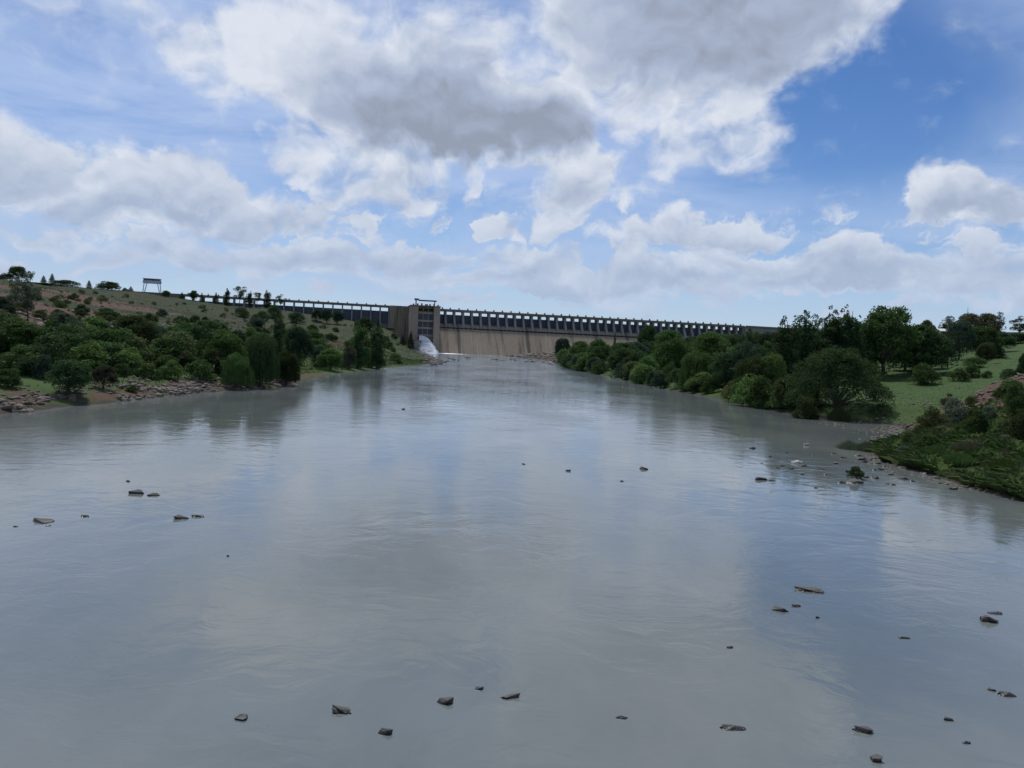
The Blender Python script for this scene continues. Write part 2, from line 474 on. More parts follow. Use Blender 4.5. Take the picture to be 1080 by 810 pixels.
def stone_mat(name, c1, c2, wet=False, wetline=False):
    m, n, out = new_mat(name)
    t = n.new('ShaderNodeTexCoord'); oi = n.new('ShaderNodeObjectInfo')
    geo = n.new('ShaderNodeNewGeometry')
    f = n.noise(geo.outputs['Position'], 2.4, 6, .6)
    col = n.mix(f, c1, c2)
    col = n.mix(n.math('MULTIPLY', n.lin(n.math('ADD', oi.outputs['Random'], geo.outputs['Random Per Island']), 0, 2, 0, 1), .6), col, c2)
    lich = n.smooth(n.noise(geo.outputs['Position'], 7, 3, .5), .60, .70)
    col = n.mix(n.math('MULTIPLY', lich, .35), col, (.20, .19, .165))
    rough = .85
    if wetline:      # river stones are wet and dark just above the water line
        sp = n.new('ShaderNodeSeparateXYZ'); n.l.new(geo.outputs['Position'], sp.inputs[0])
        wetf = n.smooth(n.math('ADD', sp.outputs[2], n.math('MULTIPLY', f, .05)), .13, .05)
        col = n.mix(wetf, col, (.018, .017, .015))
        rough = n.lin(wetf, 0, 1, .8, .25)
    principled(n, out, col, rough, .4, bump(n, n.noise(geo.outputs['Position'], 9, 5, .65), .7, .05))
    return m
ROCK_DARK = stone_mat('river_rock', (.030, .027, .024), (.085, .075, .065), wetline=True)
ROCK_PALE = stone_mat('pale_river_rock', (.24, .22, .19), (.40, .37, .33))
ROCK_BROWN = stone_mat('brown_rock', (.060, .050, .042), (.145, .120, .098))
RUBBLE = stone_mat('red_rubble', (.066, .050, .039), (.155, .120, .094))

def ground_mat():
    m, n, out = new_mat('ground')
    geo = n.new('ShaderNodeNewGeometry')
    P = geo.outputs['Position']
    at = n.new('ShaderNodeAttribute'); at.attribute_name = 'cover'
    sp = n.new('ShaderNodeSeparateColor'); n.l.new(at.outputs['Color'], sp.inputs[0])
    big = n.noise(P, .045, 5, .6); midn = n.noise(P, .35, 5, .65); fine = n.noise(P, 2.2, 6, .7)
    soil = n.mix(fine, (.046, .028, .020), (.118, .074, .054))
    dry = n.mix(n.math('ADD', n.math('MULTIPLY', midn, .5), n.math('MULTIPLY', big, .5)), (.018, .028, .012), (.048, .052, .026))
    green = n.mix(n.math('ADD', n.math('MULTIPLY', midn, .7), n.math('MULTIPLY', fine, .3)), (.026, .050, .015), (.066, .102, .032))
    soilf = n.smooth(n.math('ADD', sp.outputs[1], n.math('MULTIPLY', n.math('SUBTRACT', midn, .5), 1.1)), .40, .62)
    greenf = n.smooth(n.math('ADD', sp.outputs[0], n.math('MULTIPLY', n.math('SUBTRACT', n.noise(P, .12, 5, .65), .5), 1.2)), .36, .64)
    col = n.mix(greenf, dry, green)
    col = n.mix(soilf, col, soil)
    mudf = n.smooth(sp.outputs[2], .3, .7)
    col = n.mix(mudf, col, n.mix(fine, (.030, .026, .020), (.07, .062, .048)))
    principled(n, out, col, .95, .15, bump(n, n.math('ADD', fine, midn), .9, .25))
    return m
GROUND = ground_mat()

def water_mat():
    m, n, out = new_mat('river_water')
    geo = n.new('ShaderNodeNewGeometry')
    P = geo.outputs['Position']
    flow = n.vmath('ADD', P, n.vmath('MULTIPLY', n.vmath('SUBTRACT', n.noise(P, .11, 4, .55, out=1), (.5, .5, .5)), (7, 7, 0)))
    sw = n.noise(n.mapping(flow, (1, .55, 1)), .10, 6, .6)
    silt = n.smooth(sw, .35, .68)
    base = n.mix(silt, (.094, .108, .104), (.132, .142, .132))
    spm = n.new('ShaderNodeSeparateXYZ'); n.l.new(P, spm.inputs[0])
    base = n.mix(n.smooth(spm.outputs[1], 70, 420), base, (.195, .240, .270))   # paler upriver: sky sheen put into the colour, with some aeration below the outlets
    # ripples: long swell, wind ripples and fine capillary texture
    h1 = n.noise(n.mapping(flow, (.7, 1.0, 1)), .55, 3, .55, .4)
    h2 = n.noise(n.mapping(flow, (.8, 1.3, 1)), 2.1, 4, .6, .6)
    h3 = n.noise(n.mapping(P, (1, 1.5, 1)), 7.5, 3, .6)
    patch = n.smooth(n.noise(n.mapping(flow, (1, .5, 1)), .06, 4, .55), .38, .62)
    amp = n.lin(patch, 0, 1, .10, .95)
    h = n.math('ADD', n.math('MULTIPLY', h1, .030), n.math('MULTIPLY', n.math('MULTIPLY', h2, .012), amp))
    h = n.math('MULTIPLY_ADD', n.math('MULTIPLY', h3, .0035), amp, h)
    h = n.math('MULTIPLY', h, n.lin(spm.outputs[1], 120, 480, 1.0, 7.0))   # livelier current up the river
    # boil and foam below the dam
    spx = n.new('ShaderNodeSeparateXYZ'); n.l.new(P, spx.inputs[0])
    jx = n.vmath('LENGTH', n.vmath('MULTIPLY', n.vmath('SUBTRACT', P, (-58, 640, 0)), (1 / 26, 1 / 46, 0)), out=1)
    near = n.math('MAXIMUM', n.smooth(jx, 1.5, .1), n.math('MULTIPLY', n.smooth(spx.outputs[1], 470, 610), .42))
    fo = n.noise(n.mapping(P, (.30, .10, 1)), .40, 6, .72)
    foam = n.smooth(n.math('MULTIPLY_ADD', near, .52, fo), .76, 1.02)
    # thin lines of froth where the current runs over stones
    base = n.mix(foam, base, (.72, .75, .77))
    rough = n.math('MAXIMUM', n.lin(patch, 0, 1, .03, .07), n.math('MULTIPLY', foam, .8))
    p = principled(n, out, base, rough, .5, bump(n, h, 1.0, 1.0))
    p.inputs['IOR'].default_value = 1.5
    return m
WATER = water_mat()

def concrete_mat(name, c1, c2, streak=.5, sc=1.0):
    m, n, out = new_mat(name)
    t = n.new('ShaderNodeTexCoord')
    O = t.outputs['Object']
    f = n.noise(O, .35 * sc, 6, .65)
    fine = n.noise(O, 2.0, 5, .6)
    col = n.mix(n.math('ADD', n.math('MULTIPLY', f, .75), n.math('MULTIPLY', fine, .25)), c1, c2)
    # water stains run down the face
    st = n.noise(n.mapping(O, (.17, .010, .010)), 1.0, 6, .66)
    stain = n.smooth(st, .50, .66)
    col = n.mix(n.math('MULTIPLY', stain, streak), col, (.045, .042, .040))
    st2 = n.smooth(n.noise(n.mapping(O, (.5, .02, .02), loc=(40, 0, 0)), 1.0, 4, .6), .55, .72)
    col = n.mix(n.math('MULTIPLY', st2, streak * .55), col, (.34, .30, .25))
    # lift joints
    sz = n.new('ShaderNodeSeparateXYZ'); n.l.new(O, sz.inputs[0])
    j = n.smooth(n.math('ABSOLUTE', n.math('SUBTRACT', n.math('FRACT', n.math('MULTIPLY', sz.outputs[2], 1 / 2.5)), .5)), .47, .5)
    col = n.mix(n.math('MULTIPLY', j, .25), col, (.06, .055, .05))
    principled(n, out, col, .9, .2, bump(n, fine, .4, .1))
    return m
CONC = concrete_mat('dam_concrete', (.152, .122, .090), (.29, .235, .172), .8)
CONC_PIER = concrete_mat('pier_concrete', (.15, .145, .14), (.26, .25, .235), .4)
CONC_DECK = concrete_mat('deck_concrete', (.10, .092, .083), (.19, .17, .145), .3)
CONC_TOWER = concrete_mat('tower_concrete', (.19, .148, .118), (.33, .26, .205), .4)
def flat_mat(name, c1, c2, rough=.6, sc=1.5, metal=0.0):
    m, n, out = new_mat(name)
    t = n.new('ShaderNodeTexCoord')
    f = n.noise(t.outputs['Object'], sc, 5, .6)
    p = principled(n, out, n.mix(f, c1, c2), rough, .4)
    p.inputs['Metallic'].default_value = metal
    return m
GATE = flat_mat('gate_steel', (.030, .040, .060), (.052, .068, .098), .55)
DARK = flat_mat('dark_opening', (.010, .011, .013), (.022, .023, .026), .8)
STEEL = flat_mat('crane_paint', (.30, .33, .36), (.46, .49, .52), .5)
STEEL_DARK = flat_mat('dark_steel', (.045, .048, .05), (.09, .09, .09), .5)
GLASS = flat_mat('window_glass', (.05, .06, .075), (.08, .10, .12), .15)
def spray_mat():
    m, n, out = new_mat('spray')
    a = n.new('ShaderNodeBsdfDiffuse'); a.inputs[0].default_value = (.95, .96, .97, 1)
    b = n.new('ShaderNodeBsdfTranslucent'); b.inputs[0].default_value = (.95, .96, .97, 1)
    x = n.new('ShaderNodeMixShader'); x.inputs[0].default_value = .35
    n.l.new(a.outputs[0], x.inputs[1]); n.l.new(b.outputs[0], x.inputs[2]); n.l.new(x.outputs[0], out.inputs[0])
    return m
SPRAY = spray_mat()
ROOFM = flat_mat('pale_roof', (.42, .42, .41), (.58, .57, .55), .6)
PLASTER = flat_mat('plaster', (.36, .33, .29), (.46, .43, .38), .8)
GRASS_TALL = leaf_mat('tall_grass_blades', (.060, .105, .028), (.135, .185, .065), 0)
GRASS_MEADOW = leaf_mat('meadow_blades', (.034, .066, .018), (.075, .118, .036), 0)
GRASS_DRY = leaf_mat('dry_blades', (.022, .036, .014), (.052, .062, .028), 0)

# ------------------------------------------------------------------ ground sheet
def axis(lo, hi, fine_lo, fine_hi, step, grow):
    v = list(np.arange(fine_lo, fine_hi + step * .5, step)); s = step; a = fine_hi
    while a < hi:
        s *= grow; a += s; v.append(a)
    s = step; a = fine_lo
    while a > lo:
        s *= grow; a -= s; v.insert(0, a)
    return np.array(v)
gx = axis(-6000, 6000, -110, 110, 1.0, 1.035)
gy = axis(-1500, 9000, 30, 200, 1.0, 1.02)
GX, GY = np.meshgrid(gx, gy)
GZ = terrain(GX, GY)
nx, ny = len(gx), len(gy)
idx = np.arange(nx * ny).reshape(ny, nx)
quads = np.stack([idx[:-1, :-1], idx[:-1, 1:], idx[1:, 1:], idx[1:, :-1]], -1).reshape(-1, 4)
gme = mesh_from('ground', np.stack([GX.ravel(), GY.ravel(), GZ.ravel()], -1), quads)
ground = link('ground', gme, GROUND); smooth(ground); tag(ground, kind='structure')
def cover_masks(x, y):
    dl, dr = shore_d(x, y)
    zone = fbm(x / 34, y / 34, octv=4, seed=31)
    # red soil: patches on the hill, the rubble bank on the right
    soil = np.where(dl > 0, .75 * sstep(zone, .45, .60) * sstep(dl, 10, 50) * (1 - .5 * sstep(y, 380, 520)), 0)
    soil = soil + .75 * np.exp(-((x + 108) / 26.0) ** 2 - ((y - 182) / 42.0) ** 2)
    soil = soil + .85 * np.exp(-((x - 58) / 12.0) ** 2 - ((y - 87) / 22.0) ** 2) + .5 * np.exp(-((x - 47) / 7.0) ** 2 - ((y - 82) / 9.0) ** 2)
    soil = np.where((dl > 0) & (dl < 9) & (y < 180), np.maximum(soil, .55 * (1 - sstep(dl, 4, 9))), soil)
    soil = soil + np.where((y > 470) & (dr > 0), .7 * (1 - sstep(dr, 20, 40)), 0)
    green = np.where(dl > 0, .62 * (1 - sstep(dl, 45, 125)) * (1 - .55 * sstep(y, 170, 300)) + .14, .95 - .3 * sstep(dr, 120, 260))
    mud = np.where(np.maximum(dl, dr) < .9, 1.0, 0.0) * sstep(-np.maximum(dl, dr), -.9, -.4)
    return green, np.clip(soil, 0, 1), mud
cg, cs, cm = cover_masks(GX.ravel(), GY.ravel())
att = gme.attributes.new('cover', 'FLOAT_COLOR', 'POINT')
att.data.foreach_set('color', np.stack([cg, cs, cm, np.ones_like(cg)], -1).astype(np.float32).ravel())

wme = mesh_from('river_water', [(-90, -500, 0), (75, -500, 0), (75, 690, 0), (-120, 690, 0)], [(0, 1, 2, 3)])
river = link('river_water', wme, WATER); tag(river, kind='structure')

# ------------------------------------------------------------------ the dam
dam = empty('dam', (0, 700, 0), DAM_A)
tag(dam, 'long brown concrete dam across the river with rows of dark gates under a crest road', 'dam')
S0, S1 = -74.6, 236.7        # spillway
NB = 38; BAY = (S1 - S0) / NB
# lower face, ogee and sill (downstream is -y)
prof = [(6, -3), (-31, -3), (-29, 0), (-11.5, 22.4), (-10.6, 22.4), (-10.2, 24.6), (-5.2, 26.6), (-1.6, 27.4), (6, 27.4)]
MB().prism(prof[::-1], S0 + .02, S1).build('spillway_wall', CONC, dam)
lg = MB()
for k in range(NB * 2):
    s = S0 + (k + .5) * BAY / 2
    lg.box(s - 1.25, s + 1.25, -11.9, -10.5, 22.5, 23.5)
lg.build('drain_slots', DARK, dam)
MB().box(S0 + .1, S1, -11.75, -10.4, 23.52, 24.0).build('ledge', CONC_PIER, dam)
for k in range(NB + 1):
    s = S0 + k * BAY
    s = min(max(s, S0 + 1.0), S1 - 1.0)
    MB().prism([(3.5, 27.42), (3.5, 38.0), (-4.2, 38.0), (-4.2, 33.0), (-9.2, 25.2), (-9.2, 24.02), (-5, 26.0)][::-1], s - .95, s + .95).build('pier', CONC_PIER, dam)
    if k < NB:
        g = MB()
        a0, a1 = s + .97, S0 + (k + 1) * BAY - .97
        g.box(a0, a1, -1.3, -.9, 27.3, 35.25)
        for z in (29.2, 31.2, 33.2, 35.0): g.box(a0, a1, -1.55, -1.3, z - .14, z + .14)
        g.build('gate', GATE, dam)
        MB().box(s + BAY * .5 - .55, s + BAY * .5 + .55, -4.0, -2.9, 40.32, 41.6).box(s + BAY * .5 - .85, s + BAY * .5 + .85, -4.2, -2.7, 40.1, 40.3).build('crest_post', CONC_DECK, dam)
MB().box(S0, S1, -4.6, 4.6, 38.02, 39.35).box(S0, S1, -4.62, -4.2, 39.36, 40.15).box(S0, S1, 4.2, 4.62, 39.36, 40.15).build('bridge_deck', CONC_DECK, dam)
# right end: plain wall
MB().prism([(6, -3), (-20, -3), (-6, 32), (-6, 38.6), (6, 38.6)][::-1], S1 + .02, S1 + 210).build('abutment_wall', CONC_PIER, dam)
MB().box(S1 + .02, S1 + 210, -6.6, 6.4, 38.62, 39.6).box(S1 + .02, S1 + 210, -6.6, -6.2, 39.62, 40.4).build('bridge_deck', CONC_DECK, dam)
# left wing: slender piers over dark panels
L0, L1 = -292.0, -117.2
NL = 21; LB = (L1 - L0) / NL
MB().box(L0, L1, -1.0, 5.0, -2, 29.0).build('wing_wall', CONC, dam)
for k in range(NL + 1):
    s = min(max(L0 + k * LB, L0 + .6), L1 - .6)
    MB().prism([(3.2, 20), (3.2, 38.5), (-3.4, 38.5), (-3.4, 34), (-5.2, 20)][::-1], s - .6, s + .6).build('pier', CONC_PIER, dam)
    if k < NL:
        g = MB().box(s + .62, L0 + (k + 1) * LB - .62, -1.6, -1.2, 24.0, 35.3)
        for z in (26, 28.4, 30.8, 33.2): g.box(s + .62, L0 + (k + 1) * LB - .62, -1.8, -1.6, z - .12, z + .12)
        g.build('gate', GATE, dam)
        c = s + LB * .5
        MB().box(c - .5, c + .5, -3.2, -2.3, 40.62, 41.5).box(c - .8, c + .8, -3.4, -2.1, 40.42, 40.6).build('crest_post', CONC_DECK, dam)
MB().box(L0, L1, -3.8, 4.2, 38.52, 39.6).box(L0, L1, -3.82, -3.5, 39.62, 40.4).box(L0, L1, 3.9, 4.22, 39.62, 40.4).build('bridge_deck', CONC_DECK, dam)
MB().box(-360, L0 - .02, -4, 5, 10, 39.6).box(-360, L0 - .02, -4.02, -3.7, 39.62, 40.3).build('abutment_wall', CONC_DECK, dam)
# solid block between the wing and the outlet tower
MB().box(L1 + .02, -100.6, -7, 6, -2, 39.6).box(L1 + .02, -100.6, -7.2, -6.8, 39.62, 40.5).build('solid_block', CONC, dam)
# outlet tower
T0, T1 = -100.5, -74.65
tw = MB().box(T0, T0 + 6.6, -30, 6, -2, 40.2).box(T1 - 5.4, T1, -30, 6, -2, 40.2).box(T0 + 6.62, T1 - 5.42, -25, 6, -2, 40.2)
tower = tw.build('outlet_tower', CONC_TOWER, dam)
MB().box(T0 - .4, T1 + .5, -30.6, 6.2, 40.22, 41.0).build('tower_cap', CONC_DECK, tower)
a0, a1 = T0 + 6.64, T1 - 5.44
for z0, z1 in ((36.2, 38.4), (28.4, 33.2), (22.0, 27.0), (15.5, 20.8)):
    pn_ = MB().box(a0 + .3, a1 - .3, -25.3, -25.02, z0, z1)
    pn_.build('louvre_panel', DARK if z0 > 35 else GATE, tower)
fr = MB()
for z in (34.6, 27.7, 21.4, 14.9): fr.box(a0, a1, -26.4, -25.02, z - .9, z + .9)
for k in range(1, 3):
    x = a0 + (a1 - a0) * k / 3
    fr.box(x - .3, x + .3, -25.9, -25.32, 13.9, 39.6)
fr.build('floor_beams', CONC_TOWER, tower)
for k in range(7):
    x = T0 + 1.5 + k * 3.6
    MB().box(x, x + 1.4, -30.3, -29.2, 41.02, 42.1 + .3 * (k % 3)).build('cap_block', CONC_DECK, tower)
dam_w = Matrix.Translation((0, 700, 0)) @ Matrix.Rotation(DAM_A, 4, 'Z')

# portal crane on the tower top
pc = empty('portal_crane', dam_w @ Vector((T0 + 5.0, -22, 41.02)), DAM_A)
tag(pc, 'dark portal crane with one long beam standing on top of the square outlet tower', 'crane')
MB().tube([(0, -1.5, 0), (0, -1.5, 5.2)], .42).build('post', STEEL_DARK, pc)
MB().tube([(0, 1.5, 0), (0, 1.5, 5.2)], .42).build('post', STEEL_DARK, pc)
MB().tube([(16.5, 0, 0), (16.5, 0, 4.0)], .42).build('post', STEEL_DARK, pc)
MB().prism([(-.7, 4.0), (-.7, 5.2), (.7, 5.2), (.7, 4.0)][::-1], 2.2, 18.2).build('beam', STEEL_DARK, pc)
MB().box(-1.4, 2.4, -2, 2, 4.6, 6.1).build('winch_house', STEEL_DARK, pc)
MB().box(8.0, 10.6, -1.0, 1.0, 0, 1.5).build('trolley', STEEL_DARK, pc)

# pale gantry crane on the far left end of the crest
gp = at_depth(157, 307.5, 624)
gc = empty('gantry_crane', (dam_w @ Vector((gp.x / math.cos(DAM_A), 0, 39.62))), DAM_A)
tag(gc, 'pale steel gantry crane on four splayed legs standing on the left end of the crest', 'crane')
for sx in (-1, 1):
    for sy in (-1, 1):
        MB().tube([(sx * 6.6, sy * 2.8, 0), (sx * 5.2 + sy * .55, sy * 2.0, 8.2)], .36).build('leg', STEEL, gc)
    MB().tube([(sx * 6.2, -2.6, 2.4), (sx * 6.2, 2.6, 2.4)], .25).build('tie', STEEL, gc)
    MB().box(sx * 6.6 - .8, sx * 6.6 + .8, -3.4, 3.4, -.02, .7).build('wheel_box', STEEL_DARK, gc)
MB().box(-6.7, 6.7, -2.6, -1.8, 8.2, 10.6).box(-6.7, 6.7, 1.8, 2.6, 8.2, 10.6).box(-6.5, 6.5, -1.8, 1.8, 8.2, 8.6).build('girder', STEEL, gc)
MB().box(-6.3, 6.3, -2.3, 2.3, 10.62, 11.8).build('machine_house', STEEL_DARK, gc)
MB().box(-6.9, 6.9, -2.9, 2.9, 11.82, 12.3).build('roof', STEEL, gc)

# concrete block beside the jet
bp = at_depth(440, 370, 640)
ob = empty('outlet_block', (bp.x, 640, 0), DAM_A)
tag(ob, 'grey concrete outlet block at the water edge just left of the white water jet', 'outlet block')
MB().box(-2.9, 2.9, -3, 10, -1.5, 9.8).build('block', CONC_PIER, ob)
MB().box(-3.2, 3.2, -3.3, 10.3, 9.82, 10.4).build('coping', CONC_DECK, ob)

# ------------------------------------------------------------------ the jet of released water
rng = np.random.default_rng(7)
o0 = at_depth(443, 354.5, 655); e0 = at_depth(459.5, 371.5, 628)
n_j = 16000
t = rng.random(n_j) ** .8
r_ = np.sqrt(rng.random(n_j))
jit = rng.normal(0, .22, (n_j, 3)) * (.4 + 1.6 * t[:, None])
zz = o0.z + 1.0 * t * r_ - (o0.z + 1.0) * t ** 2
P_ = np.stack([o0.x + (e0.x - o0.x) * t * (.12 + .88 * r_), o0.y + (e0.y - o0.y) * t * (.3 + .7 * rng.random(n_j)), zz], -1) + jit
P_[:, 2] = np.maximum(P_[:, 2], .05)
def splinters(pts, size, rg):
    """little tetrahedra"""
    n = len(pts)
    base = rg.normal(0, 1, (n, 4, 3)); base /= np.linalg.norm(base, axis=2, keepdims=True)
    v = pts[:, None, :] + base * size[:, None, None]
    b = np.arange(n)[:, None] * 4
    f = np.concatenate([b + np.array(x) for x in ((0, 1, 2), (0, 2, 3), (0, 3, 1), (1, 3, 2))], 0)
    return v.reshape(-1, 3), f
core_v, core_f = [], []
NT_, NS_ = 22, 18
for i in range(NT_):
    tt = i / (NT_ - 1)
    cx_ = o0.x + (e0.x - o0.x) * tt * .56; hw = .9 + (e0.x - o0.x) * tt * .44
    cy_ = o0.y + (e0.y - o0.y) * tt * .62; hd = .9 + 2.6 * tt
    for k in range(NS_):
        an = k * 2 * math.pi / NS_
        zt = (o0.z + .4) * (1 - tt * tt * (.9 + .1 * math.cos(an))) + .5 * tt * math.cos(an)
        nn = .82 + .36 * float(fbm(np.array([tt * 9]), np.array([math.cos(an) * 2]), np.array([math.sin(an) * 2]), octv=3, seed=9)[0])
        core_v.append((cx_ + math.cos(an) * hw * nn, cy_ + math.sin(an) * hd * nn, max(zt, -.3)))
core_f = [(i * NS_ + k, i * NS_ + (k + 1) % NS_, (i + 1) * NS_ + (k + 1) % NS_, (i + 1) * NS_ + k) for i in range(NT_ - 1) for k in range(NS_)]
v, f = splinters(P_, .25 + .40 * rng.random(n_j), rng)
f = [tuple(int(q) for q in t_) for t_ in f]
nv = len(v)
jet = link('water_jet', mesh_from('water_jet', list(v) + core_v, f + [tuple(q + nv for q in t_) for t_ in core_f]), SPRAY)
tag(jet, 'white jet of water bursting from the foot of the outlet tower into the river', 'water jet')
jet['kind'] = 'thing'

# ------------------------------------------------------------------ plants
def value3(p, s, seed):
    return fbm(p[:, 0] * s, p[:, 1] * s, p[:, 2] * s, octv=2, seed=seed)
def leaf_quads(pts, out, size, rg, aspect=.5, droop=0.0, align=.35):
    n = len(pts)
    ax = rg.normal(0, 1, (n, 3)) * (1 - droop)
    ax[:, 2] -= droop * 2.2
    ax /= np.linalg.norm(ax, axis=1, keepdims=True) + 1e-9
    nr = rg.normal(0, 1, (n, 3)) * (1 - align) + out * align * 2
    sd_ = np.cross(ax, nr); sd_ /= np.linalg.norm(sd_, axis=1, keepdims=True) + 1e-9
    L = (size * (.65 + .7 * rg.random(n)))[:, None]
    W = L * aspect
    fold = np.cross(sd_, ax) * L * .12
    v = np.stack([pts - ax * L * .5, pts + sd_ * W * .5 + fold, pts + ax * L * .5, pts - sd_ * W * .5 + fold], 1)
    return v.reshape(-1, 3), np.arange(n * 4).reshape(-1, 4)
def lobes_to_leaves(lobes, n, size, rg, hole=.40, seed=0, floor=.05, **kw):
    lob = np.array([[*c, *r] for c, r in lobes])
    wt = (lob[:, 3] * lob[:, 4] + lob[:, 4] * lob[:, 5]); wt /= wt.sum()
    pick = rg.choice(len(lob), n, p=wt)
    u = rg.normal(0, 1, (n, 3)); u /= np.linalg.norm(u, axis=1, keepdims=True)
    u[:, 2] = np.where((u[:, 2] < -.2) & (rg.random(n) < .5), -u[:, 2], u[:, 2])
    rr = .55 + .5 * np.sqrt(rg.random(n)) + rg.normal(0, .07, n)
    pts = lob[pick, :3] + u * lob[pick, 3:] * rr[:, None]
    keep = (value3(pts, 1.15 / max(.6, lob[:, 3].mean()), seed) > hole) & (pts[:, 2] > floor)
    pts, u = pts[keep], u[keep]
    return leaf_quads(pts, u, np.full(len(pts), size), rg, **kw)
def limbs(mb, base_h, trunk_r, tips, rg, lean=(0, 0)):
    top = Vector((lean[0], lean[1], base_h))
    mb.tube([(0, 0, -.5), (lean[0] * .3, lean[1] * .3, base_h * .5), tuple(top)], [trunk_r * 1.25, trunk_r, trunk_r * .8], 7)
    for c in tips:
        c = Vector(c)
        m1_ = top.lerp(c, .4) + Vector((rg.normal(0, .15), rg.normal(0, .15), rg.normal(0, .2)))
        mb.tube([tuple(top - Vector((0, 0, .15))), tuple(m1_), tuple(c)], [trunk_r * .55, trunk_r * .34, trunk_r * .08], 5)
def proto_round(seed, n=16000, leaf=.34):          # 10 m wide, 10 m high
    rg = np.random.default_rng(seed); lob = []
    for k in range(30):
        u = rg.normal(0, 1, 3); u /= np.linalg.norm(u); u[2] = abs(u[2]) * 1.25 - .62
        q = rg.uniform(.62, .86)
        c = np.array([u[0] * 4.1 * q, u[1] * 4.1 * q, 4.8 + u[2] * 5.0 * q])
        r = rg.uniform(.95, 1.7)
        lob.append((c, (r, r, r * rg.uniform(.7, .95))))
    lob.append((np.array([0, 0, 4.2]), (3.2, 3.2, 3.6)))
    v, f = lobes_to_leaves(lob, n, leaf, rg, .37, seed)
    mb = MB(); limbs(mb, 1.7, .26, [c for c, r in lob[:11]], rg, (rg.normal(0, .2), rg.normal(0, .2)))
    return (v, f), mb, 10.0, 10.2
def proto_tall(seed, n=13000, leaf=.34):            # 7 m wide, 13 m high
    rg = np.random.default_rng(seed); lob = []
    for k in range(34):
        h = rg.uniform(.06, .80)
        env = rg.uniform(.35, 1.0) * (1 - .35 * h)
        a = rg.uniform(0, 6.28)
        r = rg.uniform(.7, 1.35) * (1.15 - .5 * h)
        lob.append((np.array([math.cos(a) * 2.9 * env, math.sin(a) * 2.9 * env, h * 12.2]), (r, r, r * rg.uniform(.8, 1.3))))
    for k in range(5):        # several ragged tops at different heights
        a = rg.uniform(0, 6.28); q = rg.uniform(.2, 2.3); zt = rg.uniform(8.8, 12.2) if k else 12.2
        for j in range(4):
            r = rg.uniform(.35, .7) * (.75 + .22 * j)
            lob.append((np.array([math.cos(a) * q + rg.normal(0, .25), math.sin(a) * q + rg.normal(0, .25), zt - j * .85]), (r, r, r * 1.15)))
    for k in range(9):
        lob.append((np.array([rg.normal(0, .6), rg.normal(0, .6), 1.2 + k * .95]), (1.3, 1.3, 1.2)))
    v, f = lobes_to_leaves(lob, n, leaf, rg, .38, seed)
    mb = MB(); limbs(mb, 3.0, .28, [c for c, r in lob[:12]], rg)
    mb.tube([(0, 0, 3.0), (.2, .1, 7), (.1, .2, 11.5)], [.24, .15, .04], 6)
    return (v, f), mb, 7.0, 13.0
def proto_willow(seed, n=13000, leaf=.36):          # 11 m wide, 9.5 m high
    rg = np.random.default_rng(seed); lob = []
    for k in range(22):
        a = rg.uniform(0, 6.28); q = math.sqrt(rg.random()) * 4.0
        lob.append((np.array([math.cos(a) * q, math.sin(a) * q, 7.3 - .11 * q * q + rg.normal(0, .4)]), (rg.uniform(1.1, 1.8),) * 2 + (rg.uniform(.8, 1.3),)))
    v1, f1 = lobes_to_leaves(lob, int(n * .45), leaf, rg, .33, seed, aspect=.4)
    ns = 1000; P = []
    for k in range(ns):
        a = rg.uniform(0, 6.28); wob = .72 + .42 * float(vnoise(np.array([a * 1.6]), np.array([seed * 3.1]))[0])
        q = math.sqrt(rg.random()) * 5.6 * wob
        top = 7.8 - .13 * q * q + rg.normal(0, .5)
        ln = min(rg.uniform(1.8, 7.6), top - .2 - 1.6 * float(vnoise(np.array([a * 2.3]), np.array([q * .6]))[0])); m_ = max(3, int(ln * 4.2))
        tt = rg.random(m_)
        x = math.cos(a) * q * (1 + .05 * tt); y = math.sin(a) * q * (1 + .05 * tt)
        P.append(np.stack([x + rg.normal(0, .12, m_), y + rg.normal(0, .12, m_), top - tt * ln], -1))
    P = np.concatenate(P); P = P[(P[:, 2] > .25) & (value3(P * np.array([1, 1, .35]), .7, seed + 3) > .40)]
    out = P * np.array([1, 1, 0]); out /= np.linalg.norm(out, axis=1, keepdims=True) + 1e-6
    v2, f2 = leaf_quads(P, out, np.full(len(P), leaf * 1.35), rg, .26, .75)
    v = np.concatenate([v1, v2]); f = np.concatenate([f1, f2 + len(v1)])
    mb = MB(); limbs(mb, 2.6, .34, [c for c, r in lob[:10]], rg)
    return (v, f), mb, 11.0, 9.0
def proto_bush(seed, n=5200, leaf=.25, tall=1.0):   # 5 m wide, 4 m high
    rg = np.random.default_rng(seed); lob = []
    for k in range(22):
        a = rg.uniform(0, 6.28); h = rg.random()
        q = math.sqrt(max(0, 1 - h * h)) * 1.75 * rg.uniform(.6, 1.05)
        r = rg.uniform(.5, .95)
        lob.append((np.array([math.cos(a) * q, math.sin(a) * q, .35 + h * 2.75 * tall]), (r, r, r * rg.uniform(.75, 1.1))))
    lob.append((np.array([0, 0, 1.3]), (1.7, 1.7, 1.5)))
    v, f = lobes_to_leaves(lob, n, leaf, rg, .35, seed, floor=.0)
    mb = MB(); limbs(mb, .7, .12, [c * .8 for c, r in lob[:8]], rg)
    return (v, f), mb, 5.0, 3.9 * (.3 + .7 * tall)
